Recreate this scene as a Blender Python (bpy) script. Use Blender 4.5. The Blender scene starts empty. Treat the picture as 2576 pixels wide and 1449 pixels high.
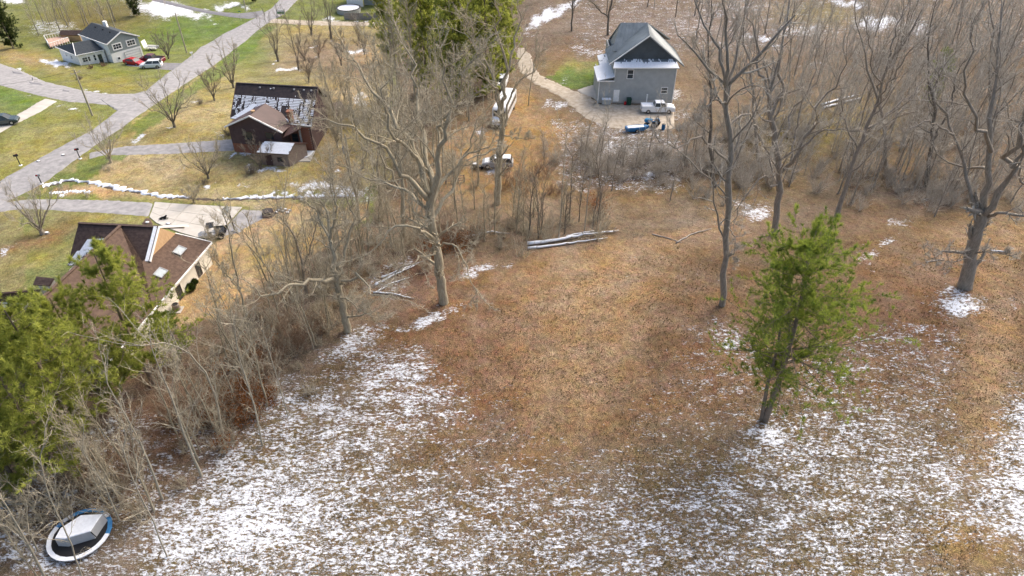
import bpy, math, random
import numpy as np
from mathutils import Vector, Matrix
C = bpy.context.scene
COL = C.collection
# ------------------------------------------------------------------ camera, sky, sun, exposure
CAMZ, PITCH, F = 46.0, math.radians(38.0), 1717.0
cam = bpy.data.objects.new('camera', bpy.data.cameras.new('camera'))
COL.objects.link(cam); C.camera = cam
cam.location = (0, 0, CAMZ); cam.rotation_euler = (math.radians(90) - PITCH, 0, 0)
cam.data.lens = 24.0; cam.data.sensor_width = 36; cam.data.clip_end = 6000; cam.data.clip_start = 0.5
SUN_EL, SUN_AZ = math.radians(42), math.radians(42)      # azimuth from +Y (ahead of the camera), positive is to the right
W = bpy.data.worlds.new('World'); C.world = W; W.use_nodes = True
nt = W.node_tree; bg = nt.nodes['Background']
sky = nt.nodes.new('ShaderNodeTexSky'); sky.sky_type = 'NISHITA'; sky.sun_disc = False
sky.sun_elevation = SUN_EL; sky.sun_rotation = SUN_AZ; sky.dust_density = 6.0; sky.ozone_density = 0.6; sky.air_density = 1.0
nt.links.new(sky.outputs[0], bg.inputs[0]); bg.inputs[1].default_value = 0.15
sl = bpy.data.lights.new('sun', 'SUN'); sl.energy = 1.1; sl.angle = math.radians(38); sl.color = (1, 0.95, 0.87)
so = bpy.data.objects.new('sun', sl); COL.objects.link(so)
sd = Vector((math.sin(SUN_AZ) * math.cos(SUN_EL), math.cos(SUN_AZ) * math.cos(SUN_EL), math.sin(SUN_EL)))
so.rotation_euler = sd.to_track_quat('Z', 'Y').to_euler()
C.view_settings.view_transform = 'Standard'; C.view_settings.look = 'None'
C.view_settings.exposure = 0.92; C.view_settings.gamma = 1; C.view_settings.use_curve_mapping = False

# ------------------------------------------------------------------ terrain function and photo geometry
rng = np.random.default_rng(7); random.seed(7)
def S(a, b, x):
    t = np.clip((x - a) / (b - a), 0, 1); return t * t * (3 - 2 * t)
_G = np.random.default_rng(3).random((256, 256))
def vnoise(x, y):
    x = np.asarray(x, float); y = np.asarray(y, float)
    xi = np.floor(x).astype(int); yi = np.floor(y).astype(int); fx = x - xi; fy = y - yi
    fx = fx * fx * (3 - 2 * fx); fy = fy * fy * (3 - 2 * fy)
    g = lambda a, b: _G[a & 255, b & 255]
    return (g(xi, yi) * (1 - fx) + g(xi + 1, yi) * fx) * (1 - fy) + (g(xi, yi + 1) * (1 - fx) + g(xi + 1, yi + 1) * fx) * fy
def fbm(x, y, o=4):
    s = 0; a = .5; 
    for k in range(o): s = s + a * vnoise(x * 2 ** k + 17 * k, y * 2 ** k + 31 * k); a *= .5
    return s / (1 - .5 ** o)
def ground(x, y):
    x = np.asarray(x, float); y = np.asarray(y, float)
    left = 1 - S(-32, 10, x)
    z = -2.0 * S(55, 85, y) - 9.0 * left * S(98, 180, y)
    z = z + 5.0 * (1 - left) * S(120, 190, y) + 30 * S(320, 900, y)
    z = z + 0.5 * (fbm(x / 14, y / 14, 2) - .5) * S(20, 40, y) * (1 - left * S(70, 90, y) * .8)
    # bank that falls away beyond the field edge on the left
    e = (y - 30) * 0.62 - (x + 33) * -0.0 - 0
    return z
cp, sp = math.cos(PITCH), math.sin(PITCH)
def ray(u, v):
    a = (u - 1288) / F; b = (724.5 - v) / F
    return np.array([a, cp + b * sp, -sp + b * cp])
def P(u, v):                                   # place on the ground seen at this spot of the photograph
    d = ray(u, v); t = 20.0; last = t
    while t < 900:
        p = d * t
        if CAMZ + p[2] < ground(p[0], p[1]): break
        last = t; t += 1.5
    lo, hi = last, t
    for _ in range(22):
        m = (lo + hi) / 2; p = d * m
        if CAMZ + p[2] < ground(p[0], p[1]): hi = m
        else: lo = m
    p = d * hi; return Vector((p[0], p[1], float(ground(p[0], p[1]))))
def PZ(u, v, z):                               # place at height z (world)
    d = ray(u, v); t = (z - CAMZ) / d[2]; return Vector((d[0] * t, d[1] * t, z))
def PY(u, v, y):                               # place in the upright plane at distance y
    d = ray(u, v); t = y / d[1]; return Vector((d[0] * t, y, CAMZ + d[2] * t))
def toD(x, y, z):
    z = z - CAMZ; zc = y * cp - z * sp; yc = y * sp + z * cp
    zc = np.where(zc < 1, 1, zc)
    return 1288 + F * x / zc, 724.5 - F * yc / zc
def G(x, y): return float(ground(x, y))

# ------------------------------------------------------------------ materials
MATS = {}
def mat(name, col, rough=.8, var=.25, scale=3.0, bump=0.0, metal=0.0, col2=None, spec=.3, stretch=(1, 1, 1), detail=5, trans=0):
    if name in MATS: return MATS[name]
    m = bpy.data.materials.new(name); m.use_nodes = True; n = m.node_tree; b = n.nodes['Principled BSDF']
    b.inputs['Roughness'].default_value = rough; b.inputs['Metallic'].default_value = metal
    b.inputs['Specular IOR Level'].default_value = spec
    if var > 0 or col2:
        tc = n.nodes.new('ShaderNodeTexCoord'); mp = n.nodes.new('ShaderNodeMapping'); mp.inputs['Scale'].default_value = stretch
        no = n.nodes.new('ShaderNodeTexNoise'); no.inputs['Scale'].default_value = scale; no.inputs['Detail'].default_value = detail
        no.inputs['Roughness'].default_value = .65
        n.links.new(tc.outputs['Object'], mp.inputs[0]); n.links.new(mp.outputs[0], no.inputs['Vector'])
        r = n.nodes.new('ShaderNodeValToRGB'); e = r.color_ramp.elements
        c2 = col2 or tuple(min(1, c * (1 + var)) for c in col); c1 = col if col2 else tuple(c * (1 - var) for c in col)
        e[0].position = .33; e[0].color = (*c1, 1); e[1].position = .67; e[1].color = (*c2, 1)
        n.links.new(no.outputs['Fac'], r.inputs[0]); n.links.new(r.outputs[0], b.inputs['Base Color'])
        if bump:
            bu = n.nodes.new('ShaderNodeBump'); bu.inputs['Strength'].default_value = bump; bu.inputs['Distance'].default_value = .05
            n.links.new(no.outputs['Fac'], bu.inputs['Height']); n.links.new(bu.outputs[0], b.inputs['Normal'])
    else: b.inputs['Base Color'].default_value = (*col, 1)
    MATS[name] = m; return m
M = {}
def defm(k, *a, **kw): M[k] = mat(k, *a, **kw)
defm('asphalt', (.22, .215, .22), .85, col2=(.36, .35, .35), scale=1.1, bump=.12, detail=6)
defm('dark_asphalt', (.15, .15, .165), .85, col2=(.23, .225, .24), scale=1.1, bump=.2)
defm('concrete', (.40, .38, .34), .85, col2=(.52, .49, .45), scale=.6, bump=.15, detail=8)
defm('gravel', (.30, .25, .19), .9, col2=(.50, .44, .36), scale=1.4, bump=.4, detail=9)
defm('snow', (.78, .81, .86), .6, var=.08, scale=4, bump=.3)
defm('white_paint', (.85, .85, .83), .6, var=.05)
defm('cream_stucco', (.78, .74, .64), .8, var=.06, scale=2)
defm('grey_siding', (.38, .40, .395), .7, var=.1, scale=1)
defm('sage_siding', (.26, .30, .30), .7, var=.08)
defm('brown_siding', (.085, .055, .055), .75, var=.18, scale=2)
defm('red_brick', (.20, .075, .045), .85, col2=(.29, .13, .085), scale=5)
defm('brick_mortar', (.30, .26, .22), .9)
defm('black_shingle', (.028, .026, .03), .85, col2=(.06, .045, .045), scale=2)
defm('charcoal_shingle', (.035, .045, .055), .85, col2=(.07, .08, .09), scale=3)
defm('brown_shingle', (.085, .055, .042), .9, col2=(.17, .115, .085), scale=3, detail=9)
defm('dark_brown_shingle', (.05, .033, .03), .9, col2=(.10, .07, .06), scale=3, detail=9)  # also carries the painted-in shade of the white house's rear-wing slope
defm('maroon_metal', (.085, .05, .045), .5, var=.12, scale=.8)
defm('metal_roof', (.13, .16, .18), .45, col2=(.19, .225, .25), scale=.7, metal=.2)
defm('metal_roof_sunlit', (.22, .25, .27), .45, col2=(.3, .33, .345), scale=.7, metal=.2)  # same roof metal, sunlight put into the colour
defm('plywood', (.44, .28, .15), .8, col2=(.56, .38, .22), scale=2, stretch=(1, 3, 1))
defm('weathered_wood', (.17, .13, .11), .9, col2=(.30, .25, .22), scale=3, stretch=(1, 1, 6))
defm('glass', (.03, .04, .045), .12, var=0, spec=.6)
defm('sky_glass', (.35, .40, .42), .15, var=.1, spec=.6)
defm('rubber', (.02, .02, .02), .85, var=.2)
defm('steel', (.45, .46, .47), .35, var=.1, metal=.8)
defm('red_paint', (.42, .015, .02), .25, var=0, spec=.6)
defm('maroon_paint', (.13, .01, .02), .25, var=0, spec=.6)
defm('white_car', (.75, .77, .78), .3, var=0, spec=.6)
defm('dark_car', (.035, .055, .06), .2, var=0, spec=.7)
defm('silver_car', (.36, .37, .38), .35, var=.1, spec=.6)
defm('black_plastic', (.018, .018, .02), .5, var=.2)
defm('grey_plastic', (.30, .31, .32), .5, var=.1)
defm('grey_tarp', (.40, .41, .42), .7, var=.1, scale=2, bump=.2)
defm('blue_plastic', (.02, .13, .30), .45, var=.15)
defm('blue_pad', (.05, .20, .42), .55, var=.2)
defm('orange', (.5, .12, .02), .5, var=.1)
defm('yellow_vest', (.55, .75, .02), .6, var=.1)
defm('skin', (.5, .3, .22), .6, var=.05)
defm('navy', (.02, .025, .04), .8, var=.2)
defm('fur', (.012, .011, .011), .8, var=.3)
defm('pole_wood', (.30, .27, .20), .9, col2=(.42, .38, .29), scale=2, stretch=(3, 3, .4))
defm('bark_tan', (.27, .23, .16), .95, col2=(.46, .41, .30), scale=3, stretch=(3, 3, .6), bump=.4)
defm('bark_grey', (.19, .165, .13), .95, col2=(.36, .32, .27), scale=3, stretch=(3, 3, .6), bump=.4)
defm('bark_dark', (.10, .085, .068), .95, col2=(.22, .195, .16), scale=3, stretch=(3, 3, .6), bump=.4)
defm('twig_tan', (.36, .31, .22), .9, col2=(.56, .50, .38), scale=1.5)
defm('twig_grey', (.34, .30, .245), .9, col2=(.60, .55, .47), scale=1.5)
defm('twig_dark', (.16, .13, .10), .9, col2=(.30, .25, .20), scale=1.5)
defm('twig_red', (.22, .14, .09), .9, col2=(.38, .26, .17), scale=1.5)
defm('birch_bark', (.30, .27, .21), .85, col2=(.44, .41, .33), scale=3)
defm('pine_bark', (.16, .125, .095), .95, col2=(.25, .20, .155), scale=3, bump=.4)
defm('needles_bright', (.16, .21, .04), .65, col2=(.60, .62, .14), scale=1.1, detail=3)
defm('needles_green', (.08, .15, .025), .65, col2=(.44, .50, .09), scale=1.2, detail=3)
defm('needles_dark', (.022, .045, .012), .65, col2=(.07, .095, .02), scale=1.0, detail=3)
defm('dead_leaf', (.13, .075, .04), .85, col2=(.38, .25, .14), scale=9, detail=6)
defm('rust_leaf', (.20, .07, .022), .85, col2=(.34, .15, .05), scale=5)
defm('dry_grass', (.19, .125, .045), .85, col2=(.34, .25, .11), scale=2)
defm('rock', (.16, .14, .125), .9, col2=(.30, .28, .26), scale=3, bump=.3)
defm('mulch', (.07, .045, .035), .95, col2=(.13, .09, .07), scale=5, bump=.4)
defm('log_bark', (.26, .23, .20), .95, col2=(.44, .40, .36), scale=3)

for k_ in ('needles_bright', 'needles_green', 'needles_dark', 'rust_leaf'):      # thin leaves let light through
    n_ = M[k_].node_tree; b_ = n_.nodes['Principled BSDF']; tr_ = n_.nodes.new('ShaderNodeBsdfTranslucent'); ms_ = n_.nodes.new('ShaderNodeMixShader'); ms_.inputs[0].default_value = .5
    n_.links.new(b_.inputs['Base Color'].links[0].from_socket, tr_.inputs[0]); n_.links.new(b_.outputs[0], ms_.inputs[1]); n_.links.new(tr_.outputs[0], ms_.inputs[2]); n_.links.new(ms_.outputs[0], n_.nodes['Material Output'].inputs[0])
# ------------------------------------------------------------------ mesh helpers
def tag(o, label=None, cat=None, group=None, kind=None):
    if label: o['label'] = label
    if cat: o['category'] = cat
    if group: o['group'] = group
    if kind: o['kind'] = kind
    return o
def empty(name, loc, label, cat, group=None, rz=0):
    o = bpy.data.objects.new(name, None); COL.objects.link(o); o.location = loc; o.rotation_euler = (0, 0, rz); o.empty_display_size = .3
    return tag(o, label, cat, group)
def link(name, me, parent=None, kind=None):
    o = bpy.data.objects.new(name, me); COL.objects.link(o)
    if parent: o.parent = parent
    if kind: o['kind'] = kind
    return o
def np_mesh(name, V, Fq, m, smooth=False):
    """V (n,3); Fq list of (k, arrays of faces) or a single array"""
    me = bpy.data.meshes.new(name); V = np.asarray(V, np.float32)
    fl = Fq if isinstance(Fq, list) else [Fq]
    fl = [np.asarray(f, np.int32) for f in fl if len(f)]
    me.vertices.add(len(V)); me.vertices.foreach_set('co', V.ravel())
    nl = sum(f.size for f in fl); nf = sum(len(f) for f in fl)
    me.loops.add(nl); me.polygons.add(nf)
    me.loops.foreach_set('vertex_index', np.concatenate([f.ravel() for f in fl]))
    tot = np.concatenate([np.full(len(f), f.shape[1], np.int32) for f in fl])
    me.polygons.foreach_set('loop_start', np.concatenate([[0], np.cumsum(tot)[:-1]]).astype(np.int32))
    me.polygons.foreach_set('loop_total', tot)
    if smooth: me.polygons.foreach_set('use_smooth', np.ones(nf, bool))
    for mm in (m if isinstance(m, (list, tuple)) else [m]): me.materials.append(mm)
    me.update(calc_edges=True); me.validate(); return me
class MB:
    def __init__(s): s.v = []; s.f = []
    def face(s, pts):
        n = len(s.v); s.v += [tuple(p) for p in pts]; s.f.append(tuple(range(n, n + len(pts)))); return s
    def hexa(s, b, t):            # bottom ring, top ring
        n = len(s.v); k = len(b); s.v += [tuple(p) for p in b] + [tuple(p) for p in t]
        s.f.append(tuple(n + i for i in reversed(range(k)))); s.f.append(tuple(n + k + i for i in range(k)))
        for i in range(k): j = (i + 1) % k; s.f.append((n + i, n + j, n + k + j, n + k + i))
        return s
    def box(s, x0, x1, y0, y1, z0, z1, tx=0, ty=0):
        return s.hexa([(x0, y0, z0), (x1, y0, z0), (x1, y1, z0), (x0, y1, z0)],
                      [(x0 + tx, y0 + ty, z1), (x1 - tx, y0 + ty, z1), (x1 - tx, y1 - ty, z1), (x0 + tx, y1 - ty, z1)])
    def bar(s, a, b, w, h=None):
        a = Vector(a); b = Vector(b); h = h or w; d = (b - a).normalized()
        up = Vector((0, 0, 1)) if abs(d.z) < .95 else Vector((1, 0, 0)); r = d.cross(up).normalized(); u = r.cross(d)
        q = [r * -w / 2 + u * -h / 2, r * w / 2 + u * -h / 2, r * w / 2 + u * h / 2, r * -w / 2 + u * h / 2]
        return s.hexa([a + k for k in q], [b + k for k in q])
    def tube(s, pts, rad, n=6, cap=True):
        pts = [Vector(p) for p in pts]; rings = []
        if not hasattr(rad, '__len__'): rad = [rad] * len(pts)
        for i, p in enumerate(pts):
            d = (pts[min(i + 1, len(pts) - 1)] - pts[max(i - 1, 0)]).normalized()
            up = Vector((0, 0, 1)) if abs(d.z) < .9 else Vector((1, 0, 0)); r = d.cross(up).normalized(); u = r.cross(d)
            k = len(s.v); s.v += [tuple(p + (r * math.cos(6.2832 * j / n) + u * math.sin(6.2832 * j / n)) * rad[i]) for j in range(n)]; rings.append(k)
        for a, b in zip(rings, rings[1:]):
            for j in range(n): s.f.append((a + j, a + (j + 1) % n, b + (j + 1) % n, b + j))
        if cap: s.f.append(tuple(rings[0] + j for j in reversed(range(n)))); s.f.append(tuple(rings[-1] + j for j in range(n)))
        return s
    def prism(s, poly, off):      # poly extruded by vector off
        off = Vector(off); return s.hexa([Vector(p) for p in poly], [Vector(p) + off for p in poly])
    def slab(s, poly, t):         # face given thickness t along -normal
        p = [Vector(q) for q in poly]; n = Vector((0, 0, 0))
        for i in range(len(p)): a = p[i]; b = p[(i + 1) % len(p)]; n += a.cross(b)
        n.normalize()
        return s.hexa([q - n * t for q in p], p)
    def mesh(s, name, m, smooth=False):
        me = bpy.data.meshes.new(name); me.from_pydata(s.v, [], s.f); me.materials.append(m)
        if smooth: me.polygons.foreach_set('use_smooth', [True] * len(me.polygons))
        me.validate(); return me
    def build(s, name, m, parent=None, kind=None, smooth=False):
        return link(name, s.mesh(name, m, smooth), parent, kind)
def copy_tree(o, parent=None):
    c = o.copy(); COL.objects.link(c)
    if parent: c.parent = parent
    for ch in KIDS.get(o.name, []) : KIDS.setdefault(c.name, []).append(copy_tree(ch, c))
    return c
KIDS = {}
def kids(o):
    for ch in [x for x in COL.objects if x.parent == o]: KIDS.setdefault(o.name, []).append(ch); kids(ch)
def lapped(A, B, Cc, D, pitch, lift=.02, t=.05):
    """A,B lower edge, D,C upper edge (A->D, B->C up the slope): overlapping courses as real steps"""
    A, B, Cc, D = map(Vector, (A, B, Cc, D)); n = (B - A).cross(D - A).normalized()
    if n.length < .5: n = (B - A).cross(Cc - A).normalized()
    L = max((D - A).length, (Cc - B).length); k = max(1, int(round(L / pitch))); mb = MB()
    for i in range(k):
        a, b = i / k, (i + 1) / k
        p0 = A.lerp(D, a); p1 = B.lerp(Cc, a); q0 = A.lerp(D, b); q1 = B.lerp(Cc, b)
        mb.face([p0 + n * lift, p1 + n * lift, q1, q0])
        mb.face([p0, p1, p1 + n * lift, p0 + n * lift])
    mb.hexa([A - n * t, B - n * t, Cc - n * t, D - n * t], [A - n * .002, B - n * .002, Cc - n * .002, D - n * .002])
    return mb
# ------------------------------------------------------------------ ground: one sheet, real colour zones and snow patches
def inpoly(x, y, poly):
    r = np.zeros(x.shape, bool); n = len(poly)
    for i in range(n):
        x1, y1 = poly[i]; x2, y2 = poly[(i + 1) % n]
        if y1 == y2: continue
        c = ((y1 > y) != (y2 > y)) & (x < (x2 - x1) * (y - y1) / (y2 - y1) + x1); r ^= c
    return r
NR, NC = 370, 480
rows = 14 + 386 * (np.linspace(0, 1, NR) ** 1.75); rows = np.concatenate([rows, np.array([430, 480, 560, 700, 900, 1300, 2200, 3500])])
tt = np.linspace(-1, 1, NC)
X = (rows[:, None] * 1.02 + 22) * tt[None, :]; Y = np.repeat(rows[:, None], NC, 1)
Z = ground(X, Y)
U0, V0 = toD(X, Y, Z)
jit = lambda a, s, k: (fbm(U0 / s + k, V0 / s + 9 * k, 3) - .5) * a
U = U0 + jit(46, 34, 1) ; V = V0 + jit(34, 26, 5)
base = np.zeros(X.shape + (3,)); snow = np.zeros(X.shape)
def lay(mask, col, w=1.0, n=None):
    m = np.clip(mask * w, 0, 1)[..., None]; base[:] = base * (1 - m) + np.array(col) * m
def poly(pts, soft=True): return inpoly(U if soft else U0, V if soft else V0, pts).astype(float)
def blob(u, v, ru, rv, rot=0):
    a = math.radians(rot); du = U - u; dv = V - v
    p = (du * math.cos(a) + dv * math.sin(a)) / ru; q = (-du * math.sin(a) + dv * math.cos(a)) / rv
    return np.exp(-(p * p + q * q))
LEAF = (.215, .122, .064); OCHRE = (.35, .232, .12); TAN = (.40, .315, .16); GREEN = (.13, .20, .035); OLIVE = (.19, .215, .06)
WOOD = (.205, .15, .095); ORANGE = (.36, .225, .09); FIELD = (.18, .135, .072); DARK = (.12, .085, .05); PINK = (.47, .31, .17)
base[:] = WOOD
lay(poly([(1100, 1500), (300, 1500), (560, 1150), (860, 870), (1180, 700), (1560, 600), (1900, 640), (2600, 480), (3600, 480), (4200, 1700), (300, 1700)]), FIELD)
lay(blob(1420, 950, 420, 330), LEAF, 1.1); lay(blob(1250, 860, 330, 160), LEAF, 1); lay(blob(2300, 800, 420, 230), LEAF, 1)
lay(blob(1500, 720, 230, 160, 10), OCHRE, .9); lay(blob(1430, 950, 110, 210, 8), OCHRE, .9); lay(blob(1560, 860, 60, 260, 5), OCHRE, .5)
lay(blob(2480, 950, 70, 330, 6), OCHRE, .8); lay(blob(1720, 560, 230, 70), OCHRE, .6); lay(blob(2480, 600, 160, 60), OCHRE, .6)
lay(blob(2450, 1380, 160, 60), ORANGE, .55); lay(blob(1780, 900, 120, 230), LEAF, .7); lay(blob(1660, 860, 30, 160, 12), DARK, .35)
lay(blob(1700, 1180, 300, 120), FIELD, .7)
# right-hand valley and hillside
lay(poly([(1150, 200), (1480, 140), (2200, 150), (2600, 200), (2600, 470), (1900, 520), (1600, 600), (1180, 640), (1100, 470)]), WOOD)
lay(blob(1650, 470, 420, 50), (.24, .165, .075), 1); lay(blob(2060, 330, 200, 70, -10), (.24, .19, .07), 1); lay(blob(1500, 450, 160, 60), (.21, .13, .06), 1)
lay(blob(1230, 400, 130, 80), ORANGE, 1.3); lay(blob(1360, 340, 130, 60, 10), ORANGE, 1); lay(blob(1290, 420, 120, 60), ORANGE, 1); lay(blob(1320, 260, 40, 40), ORANGE, .9)
lay(blob(1620, 400, 260, 60), (.13, .10, .075), 1.1); lay(blob(2050, 40, 110, 28), (.26, .21, .05), 1.2); lay(blob(1430, 130, 90, 40), (.22, .14, .07), 1)
lay(poly([(1300, -60), (2700, -60), (2700, 180), (1310, 180)]) * .0 + blob(1700, 60, 500, 60), (.24, .185, .145), .8)
lay(poly([(1368, 192), (1400, 165), (1530, 148), (1512, 214), (1450, 229)]), GREEN, .95)
lay(blob(1450, 165, 80, 12), (.33, .27, .10), .8)
# the lawns on the left
lay(poly([(-200, 760), (-200, -100), (980, -100), (1000, 200), (960, 500), (930, 560), (620, 720), (450, 850), (100, 860)]), OLIVE)
lay(poly([(300, 345), (560, 130), (660, 60), (980, 60), (980, 460), (860, 480), (480, 500), (120, 462)]), (.36, .30, .115))
lay(blob(800, 140, 170, 60), (.26, .19, .13), .9); lay(blob(900, 180, 60, 60), PINK, .7); lay(blob(860, 250, 90, 40), (.42, .31, .16), .9)
lay(blob(480, 290, 90, 22, -12), TAN, .9); lay(blob(440, 335, 160, 16), (.28, .22, .07), .7); lay(blob(360, 430, 190, 40), TAN, 1.2)
lay(blob(230, 480, 150, 12, 6), PINK, 1.2); lay(blob(560, 505, 240, 9, 3), TAN, 1.2); lay(blob(780, 320, 90, 60), (.33, .24, .10), .9); lay(blob(700, 455, 140, 22), (.33, .26, .09), .9)
lay(blob(850, 420, 60, 60), (.30, .20, .09), .8); lay(blob(620, 130, 70, 60), GREEN, .8); lay(poly([(320, 335), (650, 70), (690, 75), (560, 190), (420, 290), (360, 345)]), GREEN, .75)
lay(poly([(100, 470), (240, 392), (340, 395), (230, 440), (170, 462)]), GREEN, .8); lay(blob(700, 205, 60, 12), GREEN, .4)
lay(blob(480, 75, 160, 36, -8), GREEN, 1.3); lay(blob(260, 205, 170, 28, 10), (.27, .235, .06), 1); lay(blob(60, 145, 90, 20, 12), (.38, .26, .11), .9); lay(blob(300, 185, 160, 12, -5), (.17, .19, .035), .6)
lay(blob(40, 250, 70, 30, 14), GREEN, 1.2); lay(blob(180, 290, 60, 14), (.17, .18, .04), .7); lay(blob(80, 370, 150, 60, -20), (.32, .28, .08), 1); lay(blob(20, 350, 60, 14), (.2, .21, .04), .6)
lay(poly([(60, 500), (60, 860), (-200, 860), (-200, 520)]), (.24, .215, .085)); lay(blob(250, 550, 190, 14, 3), (.30, .26, .09), 1); lay(blob(130, 590, 80, 26, -25), (.21, .13, .065), .9)
lay(blob(40, 620, 70, 12, -20), (.36, .22, .12), .8); lay(blob(110, 650, 130, 16, -20), (.27, .235, .08), .8)
lay(poly([(530, 610), (640, 560), (740, 520), (940, 515), (880, 590), (600, 760), (470, 850), (420, 800)]), (.44, .30, .14))
lay(blob(690, 620, 120, 50, -30), (.40, .32, .13), .7); lay(blob(640, 560, 90, 26, -30), PINK, .8); lay(blob(820, 550, 50, 14, -20), (.17, .17, .05), .8)
lay(blob(230, 60, 150, 45), (.20, .16, .05), .9); lay(blob(330, 25, 60, 25), (.13, .11, .05), .8); lay(blob(215, 30, 110, 30), (.16, .13, .04), .7)
# woodland floor along the field edge
lay(poly([(-200, 900), (360, 840), (560, 800), (760, 650), (930, 560), (1150, 600), (1160, 700), (860, 860), (600, 1080), (420, 1260), (330, 1500), (-200, 1500)]), WOOD, 1)
lay(blob(420, 1060, 130, 110), (.20, .10, .055), .8); lay(blob(1050, 700, 90, 60), (.20, .10, .06), .8); lay(blob(150, 1250, 200, 60), (.18, .12, .085), .6)
# snow: how much of the ground it covers at each place
def sn(u, v, ru, rv, d, rot=0):
    global snow
    snow = np.maximum(snow, (d if d > .83 else d * .93) * np.minimum(1, 1.15 * blob(u, v, ru * 1.05, rv * 1.05, rot)))
for a in [(620, 1330, 420, 200, .80, -20), (820, 1120, 300, 120, .60, -20), (1000, 930, 130, 70, .74, 0), (880, 870, 120, 36, .78, -30), (700, 1000, 110, 60, .70, -30), (1000, 1250, 260, 110, .56), (950, 1400, 300, 90, .72),
          (1300, 1180, 260, 90, .40), (1450, 1350, 300, 120, .50), (1150, 1060, 160, 60, .45), (1750, 1400, 260, 110, .60), (1930, 1230, 240, 110, .50), (1930, 1090, 80, 32, .86), (2150, 1330, 300, 110, .62),
          (2280, 1130, 210, 55, .56), (2300, 1060, 160, 36, .5), (2560, 1130, 90, 110, .74), (2560, 1300, 120, 80, .5), (2390, 1180, 130, 70, .70), (2120, 950, 160, 70, .50), (2250, 880, 130, 60, .46), (1850, 860, 110, 40, .62, 25),
          (1760, 830, 50, 12, .6), (2420, 770, 75, 34, .84), (2400, 730, 40, 12, .8), (2300, 820, 50, 14, .66), (2330, 760, 40, 16, .4), (2560, 760, 30, 14, .5), (2560, 1000, 40, 40, .55), (1660, 1000, 70, 60, .4), (1700, 960, 90, 14, .45),
          (1130, 772, 40, 14, .82), (1080, 800, 60, 16, .84, -22), (1010, 830, 30, 6, .7, -15), (960, 720, 60, 30, .55), (1200, 680, 55, 12, .75, -20), (1285, 660, 26, 8, .7), (1010, 660, 70, 20, .6, -15), (560, 1150, 90, 60, .75, -40), (440, 1300, 90, 90, .72, -50),
          (300, 1100, 150, 40, .55), (140, 1230, 30, 12, .8), (330, 1045, 40, 12, .85), (130, 1400, 210, 60, .80), (20, 1340, 60, 60, .6), (360, 1400, 60, 60, .6), (260, 1170, 90, 26, .5), (490, 1090, 40, 50, .55, -50),
          (1900, 530, 45, 26, .76), (1850, 505, 30, 10, .6), (2230, 605, 30, 14, .7), (2260, 560, 60, 14, .5), (2330, 500, 40, 20, .5), (2380, 470, 30, 16, .5), (2180, 640, 40, 26, .5), (1550, 375, 80, 26, .62), (1500, 395, 50, 36, .5), (1640, 445, 35, 10, .9),
          (1650, 388, 30, 16, .5), (1480, 475, 90, 8, .5), (1600, 475, 90, 6, .55), (1450, 330, 90, 26, .42, 10), (1400, 262, 34, 10, .75, -20), (1440, 275, 24, 10, .5), (1540, 330, 60, 6, .6), (1420, 200, 26, 8, .5), (2030, 75, 130, 22, .62), (1900, 95, 60, 5, .85),
          (2200, 60, 70, 22, .86), (2130, 10, 60, 10, .85), (2300, 70, 60, 20, .7), (1950, 120, 40, 10, .55), (2050, 160, 50, 8, .6), (1730, 60, 110, 50, .48), (1850, 20, 160, 30, .5), (1370, 45, 62, 12, .95, -27), (1420, 15, 60, 18, .82, -20), (1560, 10, 100, 30, .45), (1330, 85, 30, 10, .55),
          (1480, 130, 80, 16, .58), (1500, 90, 60, 26, .42), (1700, 240, 36, 12, .6), (1640, 262, 50, 6, .9), (1700, 290, 60, 22, .5), (2360, 110, 120, 60, .35), (2200, 130, 100, 30, .4),
          (430, 28, 100, 20, .97, 8), (400, 15, 40, 10, .95), (520, 48, 30, 6, .7), (585, 14, 40, 8, .95), (555, 55, 8, 3, .9), (20, 0, 50, 12, .9), (150, 75, 90, 16, .62), (110, 62, 60, 12, .6), (145, 162, 34, 6, .98, 12), (60, 178, 12, 3, .95, 30), (235, 228, 40, 2.5, .9, 5), (178, 276, 36, 5, .86, 4), (60, 230, 40, 2, .5, 14),
          (180, 262, 50, 2, .5, 4), (350, 347, 26, 9, .86), (500, 264, 26, 5, .7, -14), (430, 322, 18, 4, .7, -14), (560, 342, 22, 7, .8), (610, 390, 48, 6, .98, -5), (680, 422, 40, 6, .95), (640, 426, 20, 12, .7), (516, 466, 17, 5, .95), (460, 422, 14, 5, .75), (610, 472, 30, 7, .6), (640, 465, 20, 4, .6),
          (800, 470, 90, 14, .82), (740, 492, 160, 3.5, .98, -2), (880, 480, 60, 12, .8), (930, 500, 30, 12, .65), (845, 430, 13, 5, .97), (725, 178, 26, 7, .93), (745, 182, 10, 3, .9), (885, 133, 30, 6, .92), (910, 142, 12, 3, .8), (790, 113, 14, 3, .95), (834, 99, 6, 2, .9), (803, 148, 16, 2, .8), (700, 155, 10, 3, .9),
          (900, 250, 32, 8, .75, -20), (905, 262, 20, 8, .7), (820, 52, 20, 6, .95), (840, 60, 60, 3, .9), (900, 52, 40, 3, .85), (160, 483, 36, 4, .9, -3), (8, 632, 22, 8, .85, -25), (16, 602, 10, 4, .5), (110, 590, 10, 3, .7), (345, 78, 60, 4, .0), (580, 210, 12, 2, .8, -20), (1250, 430, 34, 7, .92), (1190, 440, 20, 5, .5), (1215, 325, 20, 6, .7), (1320, 640, 40, 3, .4)]:
    sn(*a)
field = poly([(700, 1500), (860, 870), (1180, 760), (1500, 1010), (1800, 800), (3400, 500), (4200, 1700), (700, 1700)])
snow = np.maximum(snow, (.36 + .20 * S(1080, 1300, V0)) * field * S(760, 1040, V0)); snow = np.maximum(snow, .16 * (V0 > 640) * (U0 > 1100))
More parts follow.
